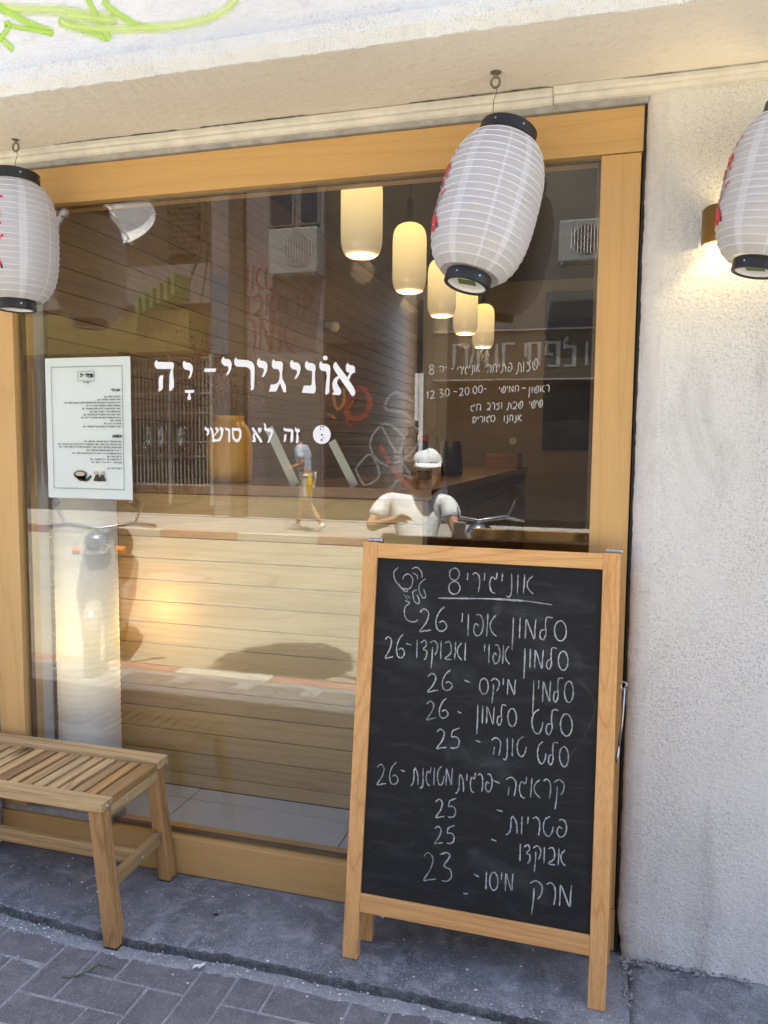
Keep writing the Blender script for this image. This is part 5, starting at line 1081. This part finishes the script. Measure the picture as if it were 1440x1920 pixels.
for mt_, strokes, w_ in ((M['spgrey'], [[(-3.9, 1.2), (-3.7, 1.6), (-4.1, 1.9), (-4.4, 1.5), (-4.1, 1.1), (-3.6, 1.3), (-3.4, 1.7), (-3.7, 2.0)], [(-4.7, 1.0), (-4.4, 1.3), (-4.2, .9), (-4.5, .7), (-4.7, 1.0)], [(-3.5, 2.3), (-3.9, 2.5), (-4.1, 2.2), (-3.7, 2.1), (-3.5, 1.9)], [(-4.0, .6), (-3.7, .9), (-3.4, .7), (-3.5, 1.1)], [(-4.2, 1.9), (-3.9, 1.4), (-3.5, .8)]], .045), (M['spred'], [[(-4.9, 2.3), (-4.6, 2.6), (-4.4, 2.3), (-4.6, 2.0), (-4.9, 2.1), (-4.75, 2.4)], [(-4.9, 2.0), (-4.8, 1.8)], [(-4.2, 1.5), (-3.9, 1.0), (-3.5, .6)]], .10), (M['spor'], [[(-5.2, 2.6), (-5.1, 2.2), (-4.95, 2.3), (-4.95, 2.6)], [(-5.3, 2.1), (-5.1, 2.0)]], .07)):
    bm = bmesh.new()
    for s_ in strokes: ribbon(bm, smoothpts(s_, 6), w_, SG, .2)
    obj("sprayed_tag", bm, mt_, bC)
sp_ = thing("street_post", "grey street post with a narrow sign in front of the shutter", "post", (-3.25, -10.6, PZ + .015))
bm = bmesh.new(); tube(bm, [(-3.0, -10.6, PZ + .015), (-3.0, -10.6, 2.7)], .04, 10); obj("pole", bm, M['white'], sp_); obj("sign_plate", B(-3.12, -3.02, -10.66, -10.64, 1.9, 2.7), M['white'], sp_)
bD = thing("sign_shop", "grey shop with a dark open front and a long lettered sign across the street", "building", (2, YF, 0))
obj("wall", B(-3.1, 14, YF - 6, YF - .3, -.1, 9), M['greyf'], bD); obj("shop_front", B(-2.9, 8, YF - .3, YF - .2, .1, 2.6), M['glassd'], bD)
obj("sign_board", B(-3.15, 6, YF - .3, YF - .02, 2.72, 3.62), M['brown'], bD)
obj("sign_edge", B(-3.15, 6, YF - .02, YF + .0, 3.60, 3.63), M['offw'], bD); obj("sign_edge", B(-3.15, 6, YF - .02, YF + .0, 2.70, 2.73), M['offw'], bD)
x = -2.75
for strokes in ([[(0, 0), (0, 1), (.8, 1), (.8, 0)]], [[(0, 0), (.25, 1)], [(.5, 0), (.5, 1), (.1, 1)]], [[(0, 1), (0, 0), (.6, 0), (.6, 1)]], [[(0, 0), (0, 1), (.7, 1)]], [[(.3, .4), (.3, 1)]], [[(0, 0), (0, 1), (.6, 1), (.6, 0)]], [[(.1, 0), (.7, 0), (.7, 1), (0, 1), (0, .5), (.4, .5)]], [[(0, 1), (.2, 1.2)], [(0, 1), (0, .8), (.6, .8), (.6, 0), (0, 0)]], [[(.3, 0), (.3, 1)]], [[(0, 0), (0, 1), (.7, 1)]], [[(0, 0), (0, 1), (.7, 1), (.7, 0), (0, 0)]]):
    bm = bmesh.new()
    for s_ in strokes: ribbon(bm, [(x + a * .30, 2.95 + b_ * .42) for a, b_ in s_], .085, lambda a, b_: (a, YF - .012, b_))
    obj("sign_letter", bm, M['offw'], bD); x += .31 if strokes != [[(.3, .4), (.3, 1)]] else .16
for (x0, z0) in ((-2.6, 5.2), (.6, 5.2), (2.4, 5.2)):
    w_ = obj("window", B(x0, x0 + 1.1, YF - .3, YF - .22, z0, z0 + 1.5), M['white'], bD); obj("pane", B(x0 + .1, x0 + 1.0, YF - .219, YF - .21, z0 + .1, z0 + 1.4), M['glassd'], w_)

# ------------------------------------------------------------------ unseen tree, added so its crown casts the shadow on the road
tr = thing("shadow_caster_tree", "unseen leafy tree added behind the photographer to cast a shadow on the road", "tree", (1.0, -2.5, -.15))
bm = bmesh.new(); tube(bm, [(1.0, -2.5, -.15), (1.02, -2.5, 1.2), (.95, -2.48, 2.6), (.6, -2.4, 3.6), (.1, -1.7, 4.4), (-.8, -1.3, 4.75), (-1.6, -1.45, 4.9)], [.13, .11, .10, .08, .05, .03, .015], 10); tube(bm, [(.95, -2.48, 2.6), (1.3, -2.8, 3.8), (1.5, -3.0, 4.6)], [.08, .05, .02], 8); obj("trunk", bm, M['bark'], tr, smooth=True)
bm = bmesh.new(); rr = random.Random(4)
for c_, s_, n_ in (((-1.60, -1.50, 4.9), (.50, .62, .20), 2400), ((-.10, -1.35, 5.0), (.45, .45, .35), 500), ((.6, -2.5, 5.1), (.9, .8, .6), 800), ((1.5, -2.9, 5.0), (.8, .8, .6), 600)):
    for i in range(n_):
        p = Vector((rr.gauss(0, 1), rr.gauss(0, 1), rr.gauss(0, 1))); p = p.normalized() * rr.random() ** .45
        p = Vector((c_[0] + p.x * s_[0], c_[1] + p.y * s_[1], c_[2] + p.z * s_[2])); a = Vector((rr.uniform(-1, 1), rr.uniform(-1, 1), rr.uniform(-.4, .4))).normalized() * .07; b_ = a.orthogonal().normalized() * .035
        bm.faces.new([bm.verts.new(p + q) for q in (-a, b_, a, -b_)])
obj("crown", bm, M['leaf'], tr)

# ------------------------------------------------------------------ people
def skinmesh(name, joints, edges, mat, parent, sub=2):
    me = bpy.data.meshes.new(name); me.from_pydata([Vector(j[0]) for j in joints], edges, []); me.materials.append(mat)
    o = bpy.data.objects.new(name, me); COL.objects.link(o); o.parent = parent
    me.transform(WM[parent].inverted()); WM[o] = WM[parent]
    sk = o.modifiers.new("skin", 'SKIN'); sk.use_smooth_shade = True; sv = me.skin_vertices[0].data
    for i, j in enumerate(joints):
        r_ = j[1]; sv[i].radius = (r_, r_) if isinstance(r_, (int, float)) else r_; sv[i].use_root = (i == 0)
    ss = o.modifiers.new("subdiv", 'SUBSURF'); ss.levels = sub; ss.render_levels = sub
    return o
def limbchain(name, pts, rs, mat, parent):
    bm = bmesh.new(); tube(bm, smoothpts(pts, 4), [rs[min(len(rs) - 1, int(i / 4))] + (rs[min(len(rs) - 1, int(i / 4) + 1)] - rs[min(len(rs) - 1, int(i / 4))]) * ((i % 4) / 4) for i in range((len(pts) - 1) * 4 + 1)], 12)
    return obj(name, bm, mat, parent, smooth=True)
def person(label, pelvis, chest, neck, head, sh, arms, legs, shirt, pants, short_=False, cap=None, bob=False, hs=1., face=(0, 1, 0), hold=None):
    p = thing("person", label, "person", (pelvis[0], pelvis[1], 0))
    V = Vector; pe, chst, nk, hd = V(pelvis), V(chest), V(neck), V(head)
    fd = V(face).normalized(); up = (hd - nk).normalized(); sd_ = fd.cross(V((0, 0, 1))).normalized()
    J = [(pe, .10), (pe.lerp(chst, .5), .10), (chst, .12), (nk, .052), (hd - up * .03, .06)]; E = [(0, 1), (1, 2), (2, 3), (3, 4)]
    for (s, e, h_) in arms:
        i = len(J); J += [(V(s), .055), (V(e), .04), (V(h_), .027)]; E += [(2, i), (i, i + 1), (i + 1, i + 2)]
        d = (V(h_) - V(e)).normalized(); c_ = d.orthogonal().normalized(); palm = V(h_) + d * .045; k = len(J); J.append((palm, (.036, .018))); E.append((i + 2, k))
        bdir = fd * .4 + V((0, 0, -.4)); w2 = d.cross(bdir).normalized()
        for q, (o_, l_) in enumerate(((-.03, .065), (-.01, .075), (.01, .072), (.03, .058))):
            b0 = palm + d * .025 + w2 * o_; k2 = len(J); J += [(b0, .010), (b0 + d * l_ * .5 + bdir * .012, .009), (b0 + d * l_ * .75 + bdir * .035, .0075)]; E += [(k, k2), (k2, k2 + 1), (k2 + 1, k2 + 2)]
        k2 = len(J); b0 = palm - d * .01 + w2 * -.038; J += [(b0, .011), (b0 - w2 * .02 + d * .03 + bdir * .02, .009)]; E += [(k, k2), (k2, k2 + 1)]
    for (h_, kn, an, toe) in legs:
        i = len(J); J += [(V(h_), .085), (V(kn), .058), (V(an), .04), (V(toe), .032)]; E += [(0, i), (i, i + 1), (i + 1, i + 2), (i + 2, i + 3)]
    body = skinmesh("body", J, E, M['skin'], p)
    bm = bmesh.new(); bmesh.ops.create_uvsphere(bm, u_segments=24, v_segments=16, radius=1)
    rot = Matrix((sd_, fd, V((0, 0, 1)))).transposed().to_4x4()
    for v_ in bm.verts:
        q = v_.co.copy(); jaw = 1 - .22 * max(0, -q.z); q = V((q.x * .076 * jaw, q.y * .096, q.z * .118)) * hs
        if v_.co.y > .9 and abs(v_.co.x) < .25 and -.25 < v_.co.z < .25: q.y += .022
        v_.co = rot @ q + hd
    hdo = obj("head", bm, M['skin'], p, smooth=True)
    for nm, mt_, pts in (("eye", M['ink'], ((-.03, .088, .012), (.03, .088, .012))), ("ear", M['skin'], ((-.078, -.005, -.005), (.078, -.005, -.005)))):
        for q in pts:
            bm = bmesh.new(); bmesh.ops.create_uvsphere(bm, u_segments=8, v_segments=6, radius=.010 if nm == "eye" else .02, matrix=Matrix.Translation(rot @ V(q) + hd)); obj(nm, bm, mt_, hdo, smooth=True)
    bm = bmesh.new(); c0 = rot @ V((0, .092, -.048)) + hd; beam(bm, c0 - sd_ * .022, c0 + sd_ * .022, .006, .007); obj("mouth", bm, M['maroon'], hdo)
    bm = bmesh.new(); bmesh.ops.create_uvsphere(bm, u_segments=20, v_segments=12, radius=1)
    for f in [f for f in bm.faces if ((f.calc_center_median().y > .25 and f.calc_center_median().z < .5) if bob else (f.calc_center_median().z < (.35 if cap else -.1) and f.calc_center_median().y > -.2))]: bm.faces.remove(f)
    for v_ in bm.verts: v_.co = rot @ V((v_.co.x * hs * (.100 if bob else .083), v_.co.y * (.108 if bob else .103), v_.co.z * (.16 if bob else .125) - (.02 if bob else 0))) + hd
    obj("hair", bm, M['hair'], p, smooth=True)
    if cap:
        bm = bmesh.new(); bmesh.ops.create_uvsphere(bm, u_segments=24, v_segments=12, radius=1)
        bmesh.ops.delete(bm, geom=[f for f in bm.faces if f.calc_center_median().z < -.05], context='FACES')
        for v_ in bm.verts: v_.co = rot @ V((v_.co.x * .088, v_.co.y * .108, v_.co.z * .075 + .050 + .006 * sin(v_.co.x * 5))) * hs + hd
        obj("cap", bm, cap, p, smooth=True)
        bm = bmesh.new(); vs = []
        for k in range(9):
            a = -1 + k / 4; vs.append((bm.verts.new(rot @ V((.09 * sin(a), .10 * cos(a), .050)) * hs + hd), bm.verts.new(rot @ V((.092 * sin(a), .10 * cos(a) + .075 * cos(a * 1.3), .028)) * hs + hd)))
        for a_, b_ in zip(vs, vs[1:]): bm.faces.new((a_[0], b_[0], b_[1], a_[1]))
        obj("cap_peak", bm, cap, p)
    Js = [(pe - V((0, 0, .02)), .135), (pe.lerp(chst, .5), .13), (chst, .15), (nk - V((0, 0, .05)), .075)]; Es = [(0, 1), (1, 2), (2, 3)]
    for (s, e, h_) in arms: i = len(Js); Js += [(V(s), .078), (V(s).lerp(V(e), .72), .072)]; Es += [(2, i), (i, i + 1)]
    skinmesh("t_shirt", Js, Es, shirt, p)
    Jp = [(pe - V((0, 0, .03)), .135)]; Ep = []
    for (h_, kn, an, toe) in legs:
        i = len(Jp); Jp += [(V(h_), .10), (V(kn), .085 if short_ else .075)]; Ep += [(0, i), (i, i + 1)]
        if not short_: Jp.append((V(an) + V((0, 0, .03)), .058)); Ep.append((i + 1, i + 2))
        bm = bmesh.new(); tube(bm, [V(an) - (V(toe) - V(an)) * .35 + V((0, 0, -.03)), V(an) + V((0, 0, -.03)), V(toe) + V((0, 0, -.0))], [.045, .05, .038], 10); obj("shoe", bm, M['white'], p, smooth=True)
    skinmesh("shorts" if short_ else "trousers", Jp, Ep, pants, p)
    return p
# seated man in a white T-shirt, holding a cup
ps = person("seated man in white T-shirt and cap with iced drink, reflected in the glass", (-1.20, -2.86, .60), (-1.25, -3.00, .93), (-1.21, -3.03, 1.16), (-1.17, -2.99, 1.285), 0,
    [((-1.03, -3.00, 1.07), (-.94, -2.86, .89), (-.90, -2.68, .88)), ((-1.46, -3.00, 1.07), (-1.55, -2.84, .88), (-1.33, -2.74, .955))],
    [((-1.12, -2.98, .60), (-1.06, -2.58, .58), (-1.05, -2.52, .06), (-1.05, -2.38, .0)), ((-1.34, -2.98, .60), (-1.40, -2.58, .58), (-1.42, -2.52, .06), (-1.42, -2.38, .0))],
    M['wshirt'], M['jean'], cap=M['wshirt'], bob=True, hs=1.18, face=(.25, 1, -.05))
bm = bmesh.new(); lathe(bm, [(.001, .0), (.032, .0), (.045, .10), (.047, .102), (.047, .106), (.001, .108)], (-.868, -2.60, .86), 20); dr = thing("iced_drink", "plastic cup with a dark straw held by the seated man", "cup", (-.868, -2.60, .86))
obj("cup", bm, M['cup'], dr, smooth=True); bm = bmesh.new(); lathe(bm, [(.001, .004), (.030, .004), (.041, .085), (.001, .085)], (-.868, -2.60, .86), 16); obj("drink", bm, plain("milky_coffee", (.42, .30, .24), .4), dr, smooth=True)
bm = bmesh.new(); tube(bm, [(-.865, -2.60, .88), (-.885, -2.61, 1.06)], .004, 6); obj("straw", bm, M['dark'], dr)
st_ = thing("street_bench", "rough wooden plank bench at the kerb under the seated man", "bench", (-.9, -2.98, -.15))
obj("seat_plank", B(-1.40, -.55, -3.22, -2.80, .44, .49), M['ac_x'], st_)
for x in (-1.33, -.65): obj("leg", B(x - .04, x + .04, -3.18, -2.84, -.15, .44), M['dark'], st_)
bm = bmesh.new(); beam(bm, (-.83, -2.92, .86), (-.06, -2.90, .86), .08, .07); meta(obj("handrail", bm, M['ac_x']), "weathered wooden rail beside the seated man", "rail")
bm = bmesh.new()
for x in (-.80, -.10): beam(bm, (x, -2.92, -.15), (x, -2.92, .83), .05, .05)
meta(obj("rail_posts", bm, M['dark']), "dark posts carrying the weathered wooden rail", "posts")
# walker on the far pavement
wx, wy = -4.85, -10.1
pw = person("man in a blue-grey T-shirt walking along the far pavement looking at his phone", (wx - .05, wy, .93), (wx - .12, wy, 1.28), (wx - .18, wy, 1.50), (wx - .26, wy, 1.62), 0,
    [((wx - .10, wy + .18, 1.40), (wx - .02, wy + .22, 1.14), (wx - .26, wy + .20, 1.08)), ((wx - .13, wy - .18, 1.40), (wx - .05, wy - .22, 1.14), (wx - .32, wy - .12, 1.14))],
    [((wx, wy + .09, .88), (wx + .02, wy + .09, .50), (wx + .28, wy + .09, .12), (wx + .18, wy + .09, .03)), ((wx - .05, wy - .09, .88), (wx - .16, wy - .09, .50), (wx - .24, wy - .09, .08), (wx - .38, wy - .09, .03))],
    M['bshirt'], M['short'], short_=True, cap=M['jean'], face=(-1, .1, -.3))
meta(obj("mobile_phone", B(wx - .50, wy - .42, wy - .16, wy - .08, 1.13, 1.15) if False else B(wx - .50, wx - .40, wy - .16, wy - .08, 1.13, 1.145), M['dark']), "dark phone in the walking man's hand", "phone")
bm = bmesh.new(); lathe(bm, [(.02, .0), (.06, .05), (.05, .25), (.012, .38)], (wx + .12, wy + .25, .62), 10); meta(obj("yellow_bag", bm, plain("yellow_cloth", (.75, .50, .03), .8), smooth=True), "yellow bag hanging from the walking man's hand", "bag")
# the photographer, in the shade behind the camera
pp = person("photographer in a sand-coloured T-shirt holding up a phone", (.36, -2.72, .95), (.34, -2.70, 1.28), (.33, -2.66, 1.50), (.32, -2.62, 1.63), 0,
    [((.50, -2.70, 1.42), (.42, -2.50, 1.16), (.09, -2.32, 1.36)), ((.15, -2.70, 1.42), (-.02, -2.52, 1.14), (.0, -2.31, 1.33))],
    [((.45, -2.72, .90), (.46, -2.68, .50), (.47, -2.74, .06), (.48, -2.60, .02)), ((.26, -2.72, .90), (.24, -2.68, .50), (.22, -2.74, .06), (.22, -2.60, .02))],
    M['bgshirt'], M['jean'], face=(-.1, 1, -.1))
meta(obj("camera_phone", B(-.037, .037, -2.222, -2.214, 1.37, 1.455), M['dark'], bevel=.002), "dark phone in the photographer's raised hands", "phone")

# ------------------------------------------------------------------ motor scooters
def make_scooter():
    t = thing("motor_scooter", "x", "scooter")
    for nm, x in (("front", .62), ("rear", -.62)):
        bm = bmesh.new(); Mx = Matrix.Rotation(pi / 2, 4, 'X'); lathe(bm, [(.19, -.05), (.245, -.045), (.26, 0), (.245, .045), (.19, .05), (.19, -.05)], (x, 0, .26), 28, Mx); w_ = obj("wheel", bm, M['rubber'], t, smooth=True, world=False)
        bm = bmesh.new(); lathe(bm, [(.001, -.02), (.05, -.03), (.18, -.035), (.19, -.04), (.19, .04), (.18, .035), (.05, .03), (.001, .02)], (x, 0, .26), 16, Mx); obj("rim", bm, M['chrome'], w_, world=False)
    bm = bmesh.new(); tube(bm, [(-.80, 0, .66), (-.55, 0, .62), (-.25, 0, .48), (.05, 0, .34), (.35, 0, .36), (.45, 0, .60), (.42, 0, .95)], [.06, .16, .17, .14, .14, .15, .09], 14); obj("bodywork", bm, M['scoot'], t, smooth=True, world=False)
    bm = bmesh.new(); tube(bm, [(-.82, 0, .82), (-.5, 0, .80), (-.15, 0, .76), (.02, 0, .72)], [.08, .13, .13, .07], 12); obj("seat", bm, M['dark'], t, smooth=True, world=False)
    bm = bmesh.new(); tube(bm, [(.62, 0, .26), (.50, 0, .62), (.42, 0, 1.0)], [.04, .045, .04], 8); obj("fork", bm, M['chrome'], t, smooth=True, world=False)
    bm = bmesh.new(); tube(bm, [(.28, .36, 1.02), (.36, .2, 1.05), (.42, 0, 1.02), (.36, -.2, 1.05), (.28, -.36, 1.02)], .016, 8); obj("handlebar", bm, M['chrome'], t, smooth=True, world=False)
    bm = bmesh.new(); bmesh.ops.create_uvsphere(bm, u_segments=14, v_segments=10, radius=.085, matrix=Matrix.Translation((.52, 0, .93))); obj("headlight", bm, M['chrome'], t, smooth=True, world=False)
    bm = bmesh.new(); tube(bm, [(.66, 0, .55), (.78, 0, .50), (.86, 0, .36)], [.05, .07, .05], 10); obj("mudguard", bm, M['scoot'], t, smooth=True, world=False)
    for s in (-1, 1):
        bm = bmesh.new(); tube(bm, [(.34, s * .22, 1.04), (.36, s * .30, 1.22)], .007, 6); tube(bm, [(.355, s * .31, 1.25), (.375, s * .31, 1.25)], .065, 18); obj("mirror", bm, M['chrome'], t, world=False)
        bm = bmesh.new(); tube(bm, [(.44, s * .12, .88), (.45, s * .17, .88)], [.03, .025], 10); obj("indicator", bm, M['orange'], t, world=False)
    bm = bmesh.new(); tube(bm, [(-.95, 0, .60), (-.90, 0, .60)], .05, 12); obj("tail_light", bm, M['red'], t, world=False)
    return t
sc_ = make_scooter(); sc_.location = (-3.45, -2.55, -.15); sc_.rotation_euler = (0, 0, radians(62)); sc_['label'] = "grey motor scooter parked at the left kerb, mirrored beside the paper lamp"
s2 = copy_tree(sc_); s2.location = (-.98, -4.15, -.15); s2.rotation_euler = (0, 0, radians(82)); s2['label'] = "grey motor scooter parked behind the seated man, seen only in reflection"
for q in (sc_, s2): q['group'] = "motor scooters parked along the kerb"
